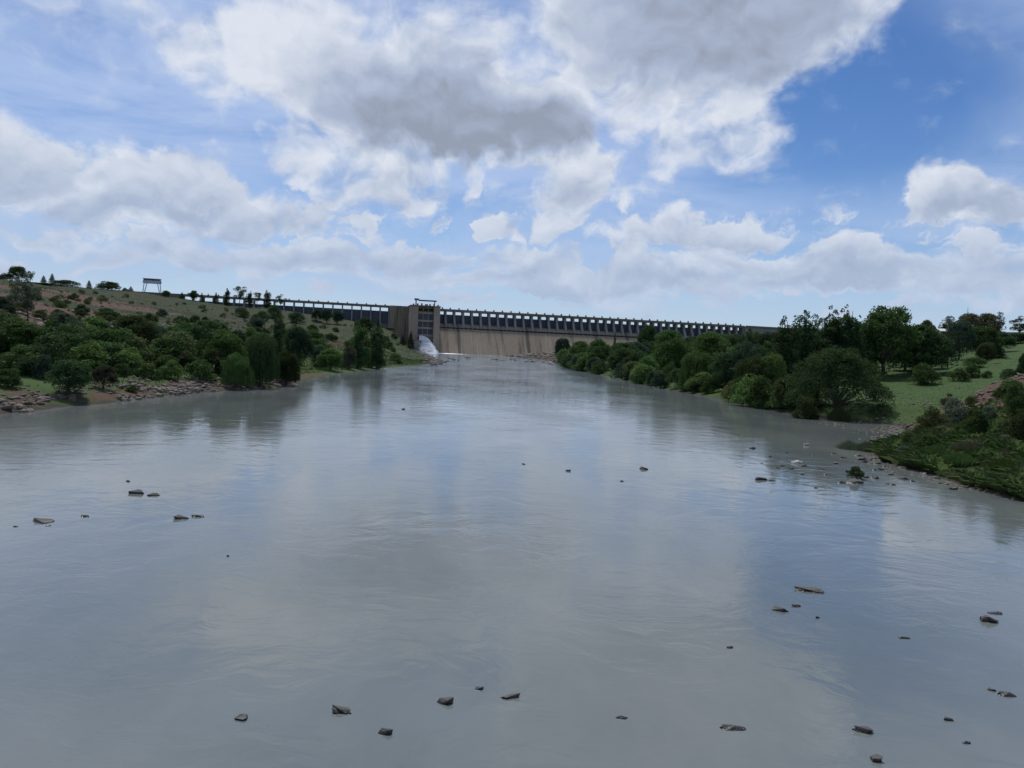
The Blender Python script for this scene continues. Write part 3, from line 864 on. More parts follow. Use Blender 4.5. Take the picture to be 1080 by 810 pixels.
def proto_bigbush(seed, n=30000, leaf=.30):         # 15 m wide, 11 m high, leaves down to the ground
    rg = np.random.default_rng(seed); lob = []
    for k in range(70):
        a = rg.uniform(0, 6.28); h = rg.random() ** .9
        q = math.sqrt(max(0, 1 - h * h)) * 6.0 * rg.uniform(.8, 1.02)
        r = rg.uniform(.9, 1.9)
        lob.append((np.array([math.cos(a) * q, math.sin(a) * q, .8 + h * 8.3]), (r, r, r * rg.uniform(.7, 1.0))))
    lob.append((np.array([0, 0, 3.5]), (5.6, 5.6, 4.6)))
    v, f = lobes_to_leaves(lob, n, leaf, rg, .33, seed, floor=.0, aspect=.42)
    mb = MB(); limbs(mb, 1.0, .4, [c * .85 for c, r in lob[:14]], rg)
    return (v, f), mb, 15.0, 11.0
def proto_conifer(seed, n=6000, leaf=.30):          # 5 m wide, 10 m high
    rg = np.random.default_rng(seed)
    h = 1 - np.sqrt(rg.random(n)); a = rg.uniform(0, 6.28, n)
    layer = .72 + .28 * np.sin(h * 42 + 2 * np.sin(a * 2 + seed))
    q = 2.5 * (1 - h) ** .85 * layer * (.55 + .45 * np.sqrt(rg.random(n))) + .1
    pts = np.stack([np.cos(a) * q, np.sin(a) * q, .6 + h * 9.4 - q * .25], -1)
    k = value3(pts, .8, seed) > .33; pts = pts[k]
    out = pts * np.array([1, 1, 0]); out /= np.linalg.norm(out, axis=1, keepdims=True) + 1e-6
    v, f = leaf_quads(pts, out, np.full(len(pts), leaf), rg, .4, .15)
    mb = MB(); mb.tube([(0, 0, -.4), (0, 0, 4.5), (0, 0, 9.6)], [.24, .15, .03], 6)
    for i in range(14):
        aa_ = rg.uniform(0, 6.28); z = rg.uniform(1, 8); l = 2.0 * (1 - z / 10)
        mb.tube([(0, 0, z), (math.cos(aa_) * l, math.sin(aa_) * l, z - .3)], [.06, .02], 4)
    return (v, f), mb, 5.0, 10.0
def proto_gum(seed, n=5200, leaf=.36):              # open crown, 10 m wide, 12 m high
    rg = np.random.default_rng(seed); lob = []
    for k in range(15):
        a = rg.uniform(0, 6.28); q = rg.uniform(.8, 3.9)
        c = np.array([math.cos(a) * q, math.sin(a) * q, rg.uniform(5.0, 10.6) - .12 * q])
        r = rg.uniform(.8, 1.5)
        lob.append((c, (r * 1.15, r * 1.15, r * .75)))
    v, f = lobes_to_leaves(lob, n, leaf, rg, .42, seed)
    mb = MB(); limbs(mb, 4.2, .24, [c for c, r in lob], rg, (rg.normal(0, .4), rg.normal(0, .4)))
    return (v, f), mb, 9.5, 12.0
def proto_reed(seed, n=3600):                       # 4 m wide, 1.6 m high clump of blades
    rg = np.random.default_rng(seed)
    q = np.sqrt(rg.random(n)) * 1.8; a = rg.uniform(0, 6.28, n)
    b = np.stack([np.cos(a) * q, np.sin(a) * q, np.zeros(n)], -1)
    L = (1.6 - .35 * q) * (.6 + .45 * rg.random(n))
    tip = b + np.stack([rg.normal(0, .28, n) + np.cos(a) * q * .22, rg.normal(0, .28, n) + np.sin(a) * q * .22, L], -1)
    s = rg.normal(0, 1, (n, 3)); s[:, 2] = 0; s /= np.linalg.norm(s, axis=1, keepdims=True)
    v = np.stack([b - s * .05 - np.array([0, 0, .1]), b + s * .05 - np.array([0, 0, .1]), (b + tip) * .5 + s * .06, tip, (b + tip) * .5 - s * .06], 1)
    f = np.arange(n * 5).reshape(-1, 5)
    return (v.reshape(-1, 3), f), None, 4.0, 1.6
PROTO = {}
def add_proto(kind, fn, seeds, **kw):
    PROTO[kind] = []
    for s in seeds:
        (v, f), mb, W, H = fn(s, **kw)
        me = mesh_from('crown', v, f); me.materials.append(LEAF['mid'])
        ext = np.abs(v[:, :2]).max(0).mean() * 2
        H = np.percentile(v[:, 2], 99.6); W = np.percentile(np.hypot(v[:, 0], v[:, 1]), 97) * 2
        tm = None
        if mb is not None:
            tm = mesh_from('trunk', mb.v, mb.f); tm.materials.append(BARK)
        PROTO[kind].append((me, tm, W, H))
add_proto('round', proto_round, (1, 2, 3, 4))
add_proto('tall', proto_tall, (11, 12, 13))
add_proto('willow', proto_willow, (21, 22))
add_proto('bush', proto_bush, (31, 32, 33, 34))
add_proto('bigbush', proto_bigbush, (41, 42))
add_proto('conifer', proto_conifer, (51, 52))
add_proto('gum', proto_gum, (61, 62, 63))
add_proto('reed', proto_reed, (71, 72))
KIND = {'round': ('broadleaf_tree', 'tree'), 'tall': ('tall_tree', 'tree'), 'willow': ('willow_tree', 'tree'), 'bush': ('shrub', 'shrub'),
        'bigbush': ('willow_bush', 'bush'), 'conifer': ('conifer_tree', 'tree'), 'gum': ('gum_tree', 'tree'), 'reed': ('reed_clump', 'reeds')}
prng = random.Random(42)
def plant_at(kind, colour, x, y, H, W, label, group=None, zoff=0.0):
    me, tm, Wn, Hn = prng.choice(PROTO[kind])
    nm, cat = KIND[kind]
    z = th(x, y) + zoff
    root = empty(nm, (x, y, z), prng.uniform(0, 6.28))
    root.scale = (W / Wn, W / Wn, H / Hn)
    tag(root, label, cat, group)
    c = bpy.data.objects.new('foliage' if kind in ('bush', 'reed') else 'crown', me); COL.objects.link(c); c.parent = root
    c.material_slots[0].link = 'OBJECT'; c.material_slots[0].material = LEAF[colour]
    if tm is not None:
        t_ = bpy.data.objects.new('stem' if kind == 'bush' else 'trunk', tm); COL.objects.link(t_); t_.parent = root
        if kind in ('round', 'tall', 'willow', 'bigbush', 'gum', 'conifer'):
            k = min(1.0, (W / Wn))
    return root
def plant(kind, colour, px, base, top, wpx, label, group=None):
    """px, top, wpx are photograph pixels; base: ('z', depth), 'ridge', or the pixel row of the foot"""
    if base == 'ridge': Z = ridge(px, top + 12) - 4
    elif isinstance(base, tuple): Z = base[1]
    else:
        Z = on_ground(px, base)
        if Z is None: Z = ridge(px, base)
    p = at_depth(px, top, Z)
    zb = th(p.x, p.y)
    H = max(.6, p.z - zb); W = wpx * Z / F_PX
    return plant_at(kind, colour, p.x, p.y, H, W, label, group)

SPEC = [
    # skyline of the left hill
    ('round', 'dark', 19, 'ridge', 281, 18, 'round dark tree highest on the left skyline with a gap of sky under its crown'),
    ('bush', 'dark', 7, 'ridge', 288, 16, 'low dark bush at the far left end of the hill skyline'),
    ('gum', 'dark', 32, 'ridge', 286, 9, 'small umbrella shaped tree on the skyline right of the round dark tree'),
    ('conifer', 'dark', 46, 'ridge', 291, 8, 'small pointed tree on the left skyline, the shorter of a close pair'),
    ('conifer', 'dark', 55, 'ridge', 289, 9, 'pointed dark tree on the left skyline, the taller of a close pair'),
    ('bush', 'dark', 71, 'ridge', 295.5, 26, 'long low dark bush on the skyline right of the pointed pair'),
    ('conifer', 'dark', 94, 'ridge', 296, 7, 'little lone upright tree on the skyline between two long dark bushes'),
    ('bush', 'dark', 114, 'ridge', 297, 27, 'wide domed dark bush on the skyline left of the gantry crane'),
    ('conifer', 'dark', 138, 'ridge', 302, 6, 'tiny dark tree on the skyline at the left foot of the gantry crane'),
    ('bush', 'dark', 132, 'ridge', 303.5, 6, 'tiny round bush on the skyline beside the tiny dark tree'),
    ('bush', 'dark', 175, 'ridge', 306.5, 9, 'small bush on the skyline just right of the gantry crane'),
    ('conifer', 'dark', 192, 'ridge', 308.5, 7, 'small dark tree in front of the crest at the first bright opening'),
    ('round', 'dark', 204.5, 'ridge', 306.5, 9, 'rounded dark tree in front of the crest between the first two openings'),
    ('conifer', 'dark', 213, 'ridge', 309, 6, 'thin dark tree before the crest right of the rounded dark tree'),
    ('conifer', 'dark', 228, 'ridge', 309, 8, 'pointed dark tree standing alone before the crest left of the tall group'),
    ('tall', 'dark', 240, 'ridge', 304.5, 8, 'narrow tall dark tree at the left of the group before the crest'),
    ('gum', 'dark', 253, 'ridge', 302, 15, 'tallest open crowned tree of the group before the left crest'),
    ('tall', 'dark', 263, 'ridge', 308, 8, 'slender dark tree right of the tallest open crowned tree'),
    ('gum', 'dark', 271.5, 'ridge', 308.5, 12, 'open crowned tree in the middle of the group before the crest'),
    ('tall', 'dark', 282, 'ridge', 306.5, 9, 'narrow dark tree with a pointed top before the left crest'),
    ('gum', 'dark', 296, 'ridge', 310.5, 13, 'flat topped tree at the right end of the group before the crest'),
    ('bush', 'dark', 288, ('z', 560), 321, 18, 'dark bush under the flat topped tree before the crest'),
    # left hill slope
    ('gum', 'grey', 30, ('z', 150), 289, 36, 'sparse grey green tree standing on the bare slope at the far left'),
    ('round', 'blue', 2, ('z', 160), 313, 26, 'dark blue green tree cut by the left edge of the picture'),
    ('bush', 'dark', 115, 337, 325, 23, 'dark bush on the red stony patch of the hill'),
    ('bush', 'olive', 56, 318, 313, 8, 'small round bush at the top of the red stony patch'),
    ('bush', 'olive', 92, 321, 316, 8, 'small olive bush on the right shoulder of the red stony patch'),
    ('bush', 'dark', 191, 341, 333, 16, 'left of two low dark bushes side by side on the bare slope'),
    ('bush', 'dark', 206, 341, 332, 13, 'right of two low dark bushes side by side on the bare slope'),
    ('bush', 'dark', 254.5, 334, 324, 17, 'oval dark bush on the brown slope under the tall group of trees'),
    ('bush', 'dark', 276, 339, 328, 20, 'dark bush right of the oval bush on the brown slope'),
    ('bush', 'blue', 271, 346, 335, 20, 'low blue green bush below the oval bush on the brown slope'),
    ('bush', 'dark', 313, 341, 329, 18, 'dark bush on the slope below the left end of the slender piers'),
    ('bush', 'dark', 335, 362, 351, 20, 'oval dark bush on the brown slope above the bright green bank tree'),
    ('round', 'blue', 334, 339, 327, 12, 'dark tree at the left of the row under the slender piers'),
    ('round', 'blue', 345, 341, 326, 12, 'dark tree in the middle of the row under the slender piers'),
    ('round', 'blue', 356, 342, 328, 13, 'dark tree at the right of the row under the slender piers'),
    ('bush', 'dark', 384, 347, 335, 22, 'dark bush on the slope just below the last slender piers'),
    ('conifer', 'dark', 399, 349, 335, 7, 'small pointed tree before the solid block of the dam'),
    # left thicket
    ('round', 'mid', 25, 379, 337, 58, 'broad green tree filling the far left above the bank thicket'),
    ('round', 'grey', 67, 366, 330, 40, 'pale grey green tree below the red stony patch'),
    ('round', 'dark', 143, 371, 333.5, 50, 'wide dark tree in the middle of the left thicket'),
    ('bush', 'mid', 94, 369, 351, 36, 'domed green bush left of the wide dark tree'),
    ('round', 'mid', 186, 374, 350, 38, 'green tree right of the wide dark tree in the left thicket'),
    ('round', 'dark', 218, 372, 338, 40, 'dark tree on the slope below the two low bushes'),
    ('bush', 'blue', 45, 400, 374, 22, 'blue green bush between the broad green tree and the bank'),
    ('bush', 'dark', 32, 396, 376, 30, 'dark bush under the broad green tree at the far left'),
    ('round', 'dark', 73, 419, 380, 42, 'rounded dark tree standing on the stony bank at the left'),
    ('bush', 'light', 36, 434, 408, 46, 'bright green bush nearest the water at the far left'),
    ('round', 'purple', 110, 411, 385, 26, 'small dull purple tree on a thin bare trunk on the left bank'),
    ('bush', 'mid', 9, 409, 389, 28, 'green bush on the bank at the left edge of the picture'),
    ('bush', 'mid', 152, 399, 383, 32, 'domed green bush on the grass behind the stony bank'),
    ('bush', 'dark', 128, 397, 384, 18, 'low dark bush between the small purple tree and the domed bush'),
    ('bush', 'light', 181, 400, 380, 26, 'light green bush over the long stony bank'),
    ('bush', 'mid', 140, 414, 406, 14, 'little green bush among the bank stones right of the purple tree'),
    ('bush', 'mid', 211, 402, 380, 34, 'spreading green bush behind the heap of grey bank stones'),
    ('round', 'light', 240, 392, 349, 42, 'light green tree left of the dark drooping willow'),
    ('willow', 'mid', 250, 409, 373, 34, 'lighter green willow hanging over the left bank, left of the dark willow'),
    ('willow', 'dark', 276, 408, 353, 40, 'tall dark willow drooping to the water on the left bank'),
    ('willow', 'dark', 303, 406, 370, 28, 'smaller dark willow leaning over the water beside the tall dark willow'),
    ('tall', 'dark', 295, 392, 332.5, 20, 'tall narrow dark tree rising behind the drooping willows'),
    ('round', 'blue', 314, 388, 345, 32, 'blue green tree right of the tall narrow tree'),
    ('bush', 'blue', 337, 388, 365, 20, 'blue green bush behind the bright green bank tree'),
    ('round', 'light', 349, 391, 368, 29, 'bright green rounded tree on the grassy left bank'),
    ('bush', 'purple', 369, 390, 365, 18, 'dull brownish bush between the bright green tree and the tall bank trees'),
    ('tall', 'mid', 379, 389, 342, 24, 'tall green tree at the left of the bank group before the dam'),
    ('tall', 'dark', 399, 389, 344, 22, 'tall dark tree in the middle of the bank group before the dam'),
    ('tall', 'mid', 411, 388, 346, 14, 'slim tree at the right end of the bank group before the dam'),
    ('bush', 'mid', 389, 388, 368, 18, 'green bush at the foot of the tall bank group'),
    ('conifer', 'blue', 425, ('z', 560), 353, 9, 'left of two dark blue conifers beside the outlet block'),
    ('conifer', 'blue', 433.5, ('z', 580), 350, 9, 'right and taller of two dark blue conifers beside the outlet block'),
    # right bank, from the dam towards the bridge
    ('round', 'blue', 594, ('z', 455), 357, 17, 'small dark tree first on the right bank below the dam'),
    ('round', 'mid', 612, ('z', 350), 360, 24, 'green tree next to the small dark tree at the dam'),
    ('round', 'mid', 632, ('z', 330), 358, 26, 'rounded green tree left of the thin spire tree'),
    ('conifer', 'dark', 649, ('z', 330), 350.5, 7, 'thin dark spire tree rising against the dam wall'),
    ('bush', 'mid', 620, ('z', 322), 372, 34, 'green bush hanging over the water nearest the dam on the right'),
    ('round', 'dark', 661, ('z', 262), 362, 40, 'rounded dark tree bulging over the right bank shore'),
    ('round', 'dark', 684, ('z', 320), 343, 22, 'dark tree standing up over the gates in the middle of the belt'),
    ('round', 'light', 708, ('z', 225), 349, 44, 'light green tree in the middle of the right bank belt'),
    ('bush', 'mid', 706, ('z', 200), 382, 22, 'green bush at the shore under the light green tree'),
    ('round', 'light', 752, ('z', 235), 350.5, 44, 'second light green tree, under the last dam gates'),
    ('willow', 'mid', 738, ('z', 176), 371, 44, 'round green willow with its skirt at the right bank shore'),
    ('round', 'dark', 768, ('z', 165), 372, 36, 'dark rounded tree right of the round green willow'),
    ('tall', 'dark', 791, ('z', 180), 349, 30, 'dark tree with its trunk showing below the end of the gates'),
    ('round', 'blue', 812, ('z', 190), 351, 28, 'blue green tree before the plain end wall of the dam'),
    ('round', 'light', 816, ('z', 145), 374, 32, 'light green rounded tree behind the shore bush'),
    ('bush', 'mid', 806, ('z', 131), 397, 34, 'broad green bush on the shore left of the great dark bush'),
    ('bush', 'olive', 772, ('z', 152), 406, 20, 'low olive bush in the stones at the shore'),
    ('tall', 'dark', 830, ('z', 160), 336.5, 34, 'dark jagged tree first to rise above the right end of the dam'),
    ('tall', 'dark', 851, ('z', 165), 331, 38, 'dark tree with a broad flat top right of the jagged tree'),
    ('tall', 'dark', 874, ('z', 168), 329.5, 40, 'dark tree with a double top left of the twiggy tree'),
    ('tall', 'dark', 899, ('z', 165), 328, 34, 'dark sparse tree with bare twigs at its top'),
    ('round', 'mid', 937, ('z', 172), 324.5, 64, 'great leafy tree with sky showing through its crown, tallest on the right'),
    ('round', 'dark', 971, ('z', 178), 343.5, 64, 'wide dark tree on the meadow right of the great leafy tree'),
    ('bigbush', 'dark', 886, ('z', 117), 368, 100, 'great dark rounded bush overhanging the water on the right'),
    ('bush', 'dark', 846, ('z', 122), 394, 40, 'dark bush at the left flank of the great rounded bush'),
    ('bush', 'olive', 850, ('z', 113), 418, 26, 'low greyish bush at the water edge below the great rounded bush'),
    ('bush', 'mid', 976, 405, 383.5, 29, 'small round bush standing alone on the meadow'),
    ('bush', 'mid', 1012, 402, 388, 22, 'left of three low bushes on the meadow'),
    ('bush', 'dark', 1027, 399, 385, 19, 'middle dark bush of three on the meadow'),
    ('bush', 'dark', 1041, 399, 391, 12, 'smallest bush of three on the meadow'),
    ('bush', 'mid', 1028, ('z', 185), 377, 22, 'green bush behind the three low bushes'),
    ('bush', 'dark', 1065, 400, 389, 18, 'dark bush at the top of the rubble bank near the right edge'),
    ('round', 'dark', 1082, ('z', 130), 370, 16, 'dark bush cut by the right edge of the picture above the rubble'),
    ('gum', 'purple', 1002, ('z', 200), 349, 24, 'tree with a dark forked trunk showing under a thin crown'),
    ('round', 'blue', 1014, ('z', 220), 339, 28, 'dark dense tree on the rise below the brownish trees'),
    ('round', 'mid', 1036, ('z', 225), 345, 38, 'green tree in the middle of the rise on the right'),
    ('round', 'dark', 1054, ('z', 250), 350, 30, 'dark tree before the hedge on the right rise'),
    ('bush', 'dark', 1050, ('z', 225), 363, 22, 'low dark bush at the edge of the sloping pasture'),
    ('bush', 'blue', 1070, ('z', 290), 351, 40, 'dark hedge bush along the top of the sloping pasture'),
    ('gum', 'brown', 1007, ('z', 330), 333, 24, 'pale brownish tree left of the thin mast on the skyline'),
    ('round', 'brown', 1024, ('z', 330), 331, 26, 'pale brownish rounded tree under the thin mast'),
    ('round', 'olive', 1042, ('z', 330), 331, 24, 'olive tree right of the thin mast on the skyline'),
    ('gum', 'brown', 1056, ('z', 320), 329.5, 24, 'thin crowned brownish tree with bare boughs on the right skyline'),
    ('gum', 'brown', 1075, ('z', 320), 333.5, 26, 'brownish open tree at the right edge of the skyline'),
    ('round', 'olive', 979, ('z', 300), 338, 18, 'pale olive tree behind the wide dark meadow tree'),
    ('bush', 'olive', 994, ('z', 330), 341, 14, 'olive bush behind the pale roof'),
    # near right bank
    ('bush', 'olive', 985, 458, 430, 34, 'olive willowy shrub on the near right slope, leftmost of three'),
    ('bush', 'grey', 1010, 448, 420, 28, 'upper grey green shrub below the rubble bank'),
    ('bush', 'mid', 1032, 462, 432, 28, 'green shrub low on the near right slope, rightmost of three'),
    ('bush', 'mid', 1072, 440, 404, 22, 'green shrub climbing the rubble bank at the right edge'),
    ('bush', 'olive', 1079, 470, 436, 22, 'olive shrub above the tall grass at the right edge'),
    ('bush', 'olive', 960, 474, 455, 22, 'low brownish shrub among the shore stones on the right'),
    ('reed', 'grey', 897, ('z', 76), 464, 26, 'pale reed clump standing in the shallows, farther of two on the right'),
    ('reed', 'grey', 916, ('z', 75), 465, 22, 'pale reed clump standing against the right shore stones'),
    ('reed', 'olive', 942, ('z', 67), 474, 26, 'olive reed clump at the point of the near right bank'),
    ('reed', 'olive', 886, ('z', 112), 428, 20, 'reed clump by the water under the great rounded bush'),
]
for s in SPEC:
    plant(*s)
_p = on_water(903, 505)
plant_at('bush', 'olive', _p.x, _p.y, .95, 1.25, 'lone leafy tuft growing on a rock in the shallow water', zoff=.02 - th(_p.x, _p.y))

# thicket shrubs between the ones above
def fill_left():
    n = 0; tries = 0
    while n < 86 and tries < 2000:
        tries += 1
        px = prng.uniform(-8, 420); lo = np.interp(px, [0, 110, 200, 300, 420], [352, 362, 356, 346, 346]); hi = np.interp(px, [0, 60, 160, 260, 420], [412, 402, 398, 396, 384])
        py = prng.uniform(lo, hi)
        Z = on_ground(px, py)
        if Z is None: continue
        p = at_depth(px, py, Z)
        dl = float(shore_d(np.array([p.x]), np.array([p.y]))[0][0])
        if dl < 7: continue
        W = prng.uniform(3.6, 8.0); H = W * prng.uniform(.55, .8)
        plant_at('bush', prng.choice(['dark', 'mid', 'mid', 'light', 'blue', 'olive', 'mid']), p.x, p.y, H, W,
                 'leafy shrub crowded in the thicket along the left bank', 'thicket shrubs on the left bank')
        n += 1
    spots = []; tries = 0
    while len(spots) < 240 and tries < 9000:
        tries += 1
        px = prng.uniform(0, 430); lo = np.interp(px, [0, 100, 200, 300, 430], [300, 309, 320, 334, 350]); hi = np.interp(px, [0, 110, 200, 300, 430], [345, 352, 352, 358, 366])
        Z = on_ground(px, prng.uniform(lo, hi))
        if Z is None: continue
        x = (ray(px, 330) * Z).x; W = 1.0 + 4.0 * prng.random() ** 2
        if float(fbm(np.array([x / 30]), np.array([Z / 45]), octv=3, seed=91)[0]) < .42: continue
        spots.append((W / Z, x, Z, W, W * prng.uniform(.45, .7)))
    spots.sort(reverse=True)
    for q, x, Z, W, H in spots[:44]:          # the ones that show largest, each on its own
        plant_at('bush', prng.choice(['dark', 'olive', 'mid', 'olive', 'blue']), x, Z, H, W,
                 'small low bush scattered on the open grass of the left hill', 'small bushes on the open hill')
    (v0, f0), _, Wn, Hn = proto_bush(36, n=900, leaf=.45)
    Hn = np.percentile(v0[:, 2], 99.6); Wn = np.percentile(np.hypot(v0[:, 0], v0[:, 1]), 97) * 2
    V, F = [], []
    for i, (q, x, Z, W, H) in enumerate(spots[44:]):
        an = prng.uniform(0, 6.28); c, sn = math.cos(an), math.sin(an)
        vv = np.stack([(v0[:, 0] * c - v0[:, 1] * sn) * W / Wn + x, (v0[:, 0] * sn + v0[:, 1] * c) * W / Wn + Z, v0[:, 2] * H / Hn + th(x, Z)], -1)
        V.append(vv); F.append(f0 + i * len(v0))
    o = link('scrub', mesh_from('scrub', np.concatenate(V), np.concatenate(F)), LEAF['olive'])
    tag(o, 'tiny scrub dotted over the left hill', 'scrub', kind='stuff')
def fill_right():
    n = 0
    while n < 56:
        Z = prng.uniform(118, 440); dr = prng.uniform(1.5, 34)
        x = float(np.interp(Z, RIGHT_A[:, 0], RIGHT_A[:, 1])) + dr
        pxp = 540 + F_PX * x / Z
        if pxp > 838 or pxp < 596: continue
        lim = np.interp(pxp, [590, 640, 680, 720, 760, 810, 838], [362, 360, 352, 354, 356, 354, 346])
        topy = lim + prng.uniform(4, 26)
        p = at_depth(pxp, topy, Z)
        H = p.z - th(p.x, p.y)
        if H < 2: continue
        H = min(H, 10.5)
        plant_at(prng.choice(['round', 'round', 'tall', 'gum', 'willow']) if H > 4.5 else 'bush', prng.choice(['dark', 'mid', 'mid', 'light', 'blue', 'olive']), p.x, p.y, H, H * prng.uniform(.8, 1.15),
                 'leafy tree crowded in the belt along the right bank', 'trees crowded along the right bank')
        n += 1
    n = 0
    while n < 26:
        Z = prng.uniform(185, 330); px = prng.uniform(840, 1085)
        x = ray(px, 360).x * Z
        lim = np.interp(px, [840, 900, 960, 1000, 1085], [346, 348, 352, 356, 352])
        if px > 1045 and Z < 280: continue
        p = at_depth(px, lim + prng.uniform(0, 12), Z)
        H = p.z - th(p.x, p.y)
        if H < 2.5 or H > 14: continue
        plant_at('round', prng.choice(['dark', 'mid', 'blue', 'olive']), p.x, p.y, H, H * prng.uniform(.8, 1.2),
                 'tree in the far tree line behind the meadow on the right', 'far trees behind the meadow')
        n += 1
def fill_shore():
    n = 0
    while n < 48:
        Z = 124 + 320 * prng.random() ** 1.5; dr = prng.uniform(-.4, 3.0)
        x = float(np.interp(Z, RIGHT_A[:, 0], RIGHT_A[:, 1])) + dr
        H = prng.uniform(2.2, 4.6) * (1 + Z / 600)
        plant_at('bush', prng.choice(['dark', 'mid', 'mid', 'blue', 'olive', 'light']), x, Z, H, H * prng.uniform(1.1, 1.6),
                 'leafy shrub leaning over the water along the right shore', 'shrubs along the right shore')
        n += 1
    n = 0; tries = 0
    while n < 60 and tries < 3000:
        tries += 1
        Z = prng.uniform(280, 640); px = prng.uniform(690, 862)
        x = ray(px, 350).x * Z; z = th(x, Z); H = prng.uniform(6, 11)
        d_ = Vector((x, Z, z + H - CAM_H)); q = d_ / d_.dot(_F)
        top = 405 - F_PX * q.dot(CAM_U)
        if top < np.interp(px, [690, 820, 862], [351, 351.5, 340]): continue
        if float(shore_d(np.array([x]), np.array([Z]))[1][0]) < 6: continue
        if Z > 690 + .229 * x - 40: continue
        plant_at('round', prng.choice(['dark', 'mid', 'blue', 'olive', 'mid']), x, Z, H, H * prng.uniform(.9, 1.3),
                 'far tree on the rise below the right end of the dam', 'far trees below the right end of the dam')
        n += 1
    n = 0; tries = 0
    while n < 16 and tries < 500:
        tries += 1
        Z = prng.uniform(172, 215); px = prng.uniform(826, 910)
        p = at_depth(px, prng.uniform(345, 362), Z); H = p.z - th(p.x, p.y)
        if H < 3: continue
        plant_at('round', prng.choice(['dark', 'dark', 'mid', 'blue']), p.x, p.y, H, H * prng.uniform(1.0, 1.4),
                 'dark tree massed below the jagged tree tops on the right bank', 'trees massed below the jagged tops')
        n += 1
def fill_near():
    n = 0; tries = 0
    while n < 40 and tries < 3000:
        tries += 1
        px = prng.uniform(940, 1092); py = prng.uniform(np.interp(px, [940, 1000, 1092], [452, 418, 402]), np.interp(px, [940, 1000, 1092], [482, 498, 512]))
        Z = on_ground(px, py)
        if Z is None: continue
        p = at_depth(px, py, Z); W = .7 + 1.9 * prng.random() ** 1.6
        plant_at(prng.choice(['bush', 'bush', 'reed']), prng.choice(['grey', 'olive', 'mid', 'light', 'grey', 'brown']), p.x, Z, W * prng.uniform(.5, .85), W,
                 'weedy little shrub growing in the grass of the near right bank', 'weedy shrubs on the near right bank')
        n += 1
fill_left(); fill_right(); fill_shore(); fill_near()

# ------------------------------------------------------------------ grass, reeds and rubble (beyond counting)
def blades(n, sampler, hmin, hmax, wd, name, mat, seed):
    rg = np.random.default_rng(seed)
    x, y = sampler(rg, n)
    z = terrain(x, y); k = z > .12
    x, y, z = x[k], y[k], z[k]; n = len(x)
    b = np.stack([x, y, z - .04], -1)
    L = hmin + (hmax - hmin) * rg.random(n) * (.4 + .9 * fbm(x / 3, y / 3, octv=2, seed=seed))
    a = rg.uniform(0, 6.28, n); s = np.stack([np.cos(a), np.sin(a), np.zeros(n)], -1) * (wd * (.6 + .8 * rg.random(n)))[:, None]
    tip = b + np.stack([rg.normal(0, .25, n) * L, rg.normal(0, .25, n) * L, L], -1)
    v = np.stack([b - s, b + s, tip], 1).reshape(-1, 3)
    o = link(name, mesh_from(name, v, np.arange(n * 3).reshape(-1, 3)), mat)
    tag(o, kind='stuff'); return o
def s_near(rg, n):
    y = rg.uniform(44, 86, n * 2); dr = np.abs(rg.normal(0, 9, n * 2)) + .1
    x = np.interp(y, RIGHT_A[:, 0], RIGHT_A[:, 1]) + dr
    g, s, m = cover_masks(x, y)
    k = rg.random(n * 2) > s * 1.3
    return x[k][:n], y[k][:n]
def s_meadow(rg, n):
    y = 95 + 190 * rg.random(n * 2) ** 1.3; dr = 1 + rg.random(n * 2) ** 1.4 * 130
    x = np.interp(y, RIGHT_A[:, 0], RIGHT_A[:, 1]) + dr
    g, s, m = cover_masks(x, y); k = rg.random(n * 2) > s
    return x[k][:n], y[k][:n]
def s_hill(rg, n):
    y = 80 + 540 * rg.random(n * 2) ** 1.2; dl = 6 + 300 * rg.random(n * 2)
    x = np.interp(y, LEFT_A[:, 0], LEFT_A[:, 1]) - dl
    g, s, m = cover_masks(x, y); k = rg.random(n * 2) > s * .9
    return x[k][:n], y[k][:n]
def s_leftbank(rg, n):
    y = 90 + 260 * rg.random(n); dl = 3 + 45 * rg.random(n)
    return np.interp(y, LEFT_A[:, 0], LEFT_A[:, 1]) - dl, y
def grass_mat():
    m, n, out = new_mat('weedy_grass_blades')
    geo = n.new('ShaderNodeNewGeometry'); P = geo.outputs['Position']
    a = n.noise(P, .30, 4, .6); b = n.noise(n.mapping(P, (1, 1, 1), loc=(31, 7, 0)), .55, 4, .65)
    col = n.mix(n.smooth(a, .38, .62), (.085, .165, .050), (.145, .195, .080))
    col = n.mix(n.math('MULTIPLY', n.smooth(b, .52, .72), .6), col, (.22, .21, .12))
    col = n.mix(n.math('MULTIPLY', geo.outputs['Random Per Island'], .55), col, (.125, .17, .07))
    p = n.new('ShaderNodeBsdfPrincipled'); n.l.new(col, p.inputs['Base Color'])
    p.inputs['Roughness'].default_value = .6; p.inputs['Specular IOR Level'].default_value = .2
    t = n.new('ShaderNodeBsdfTranslucent'); n.l.new(col, t.inputs['Color'])
    mx = n.new('ShaderNodeMixShader'); mx.inputs[0].default_value = .45
    n.l.new(p.outputs[0], mx.inputs[1]); n.l.new(t.outputs[0], mx.inputs[2]); n.l.new(mx.outputs[0], out.inputs[0])
    return m
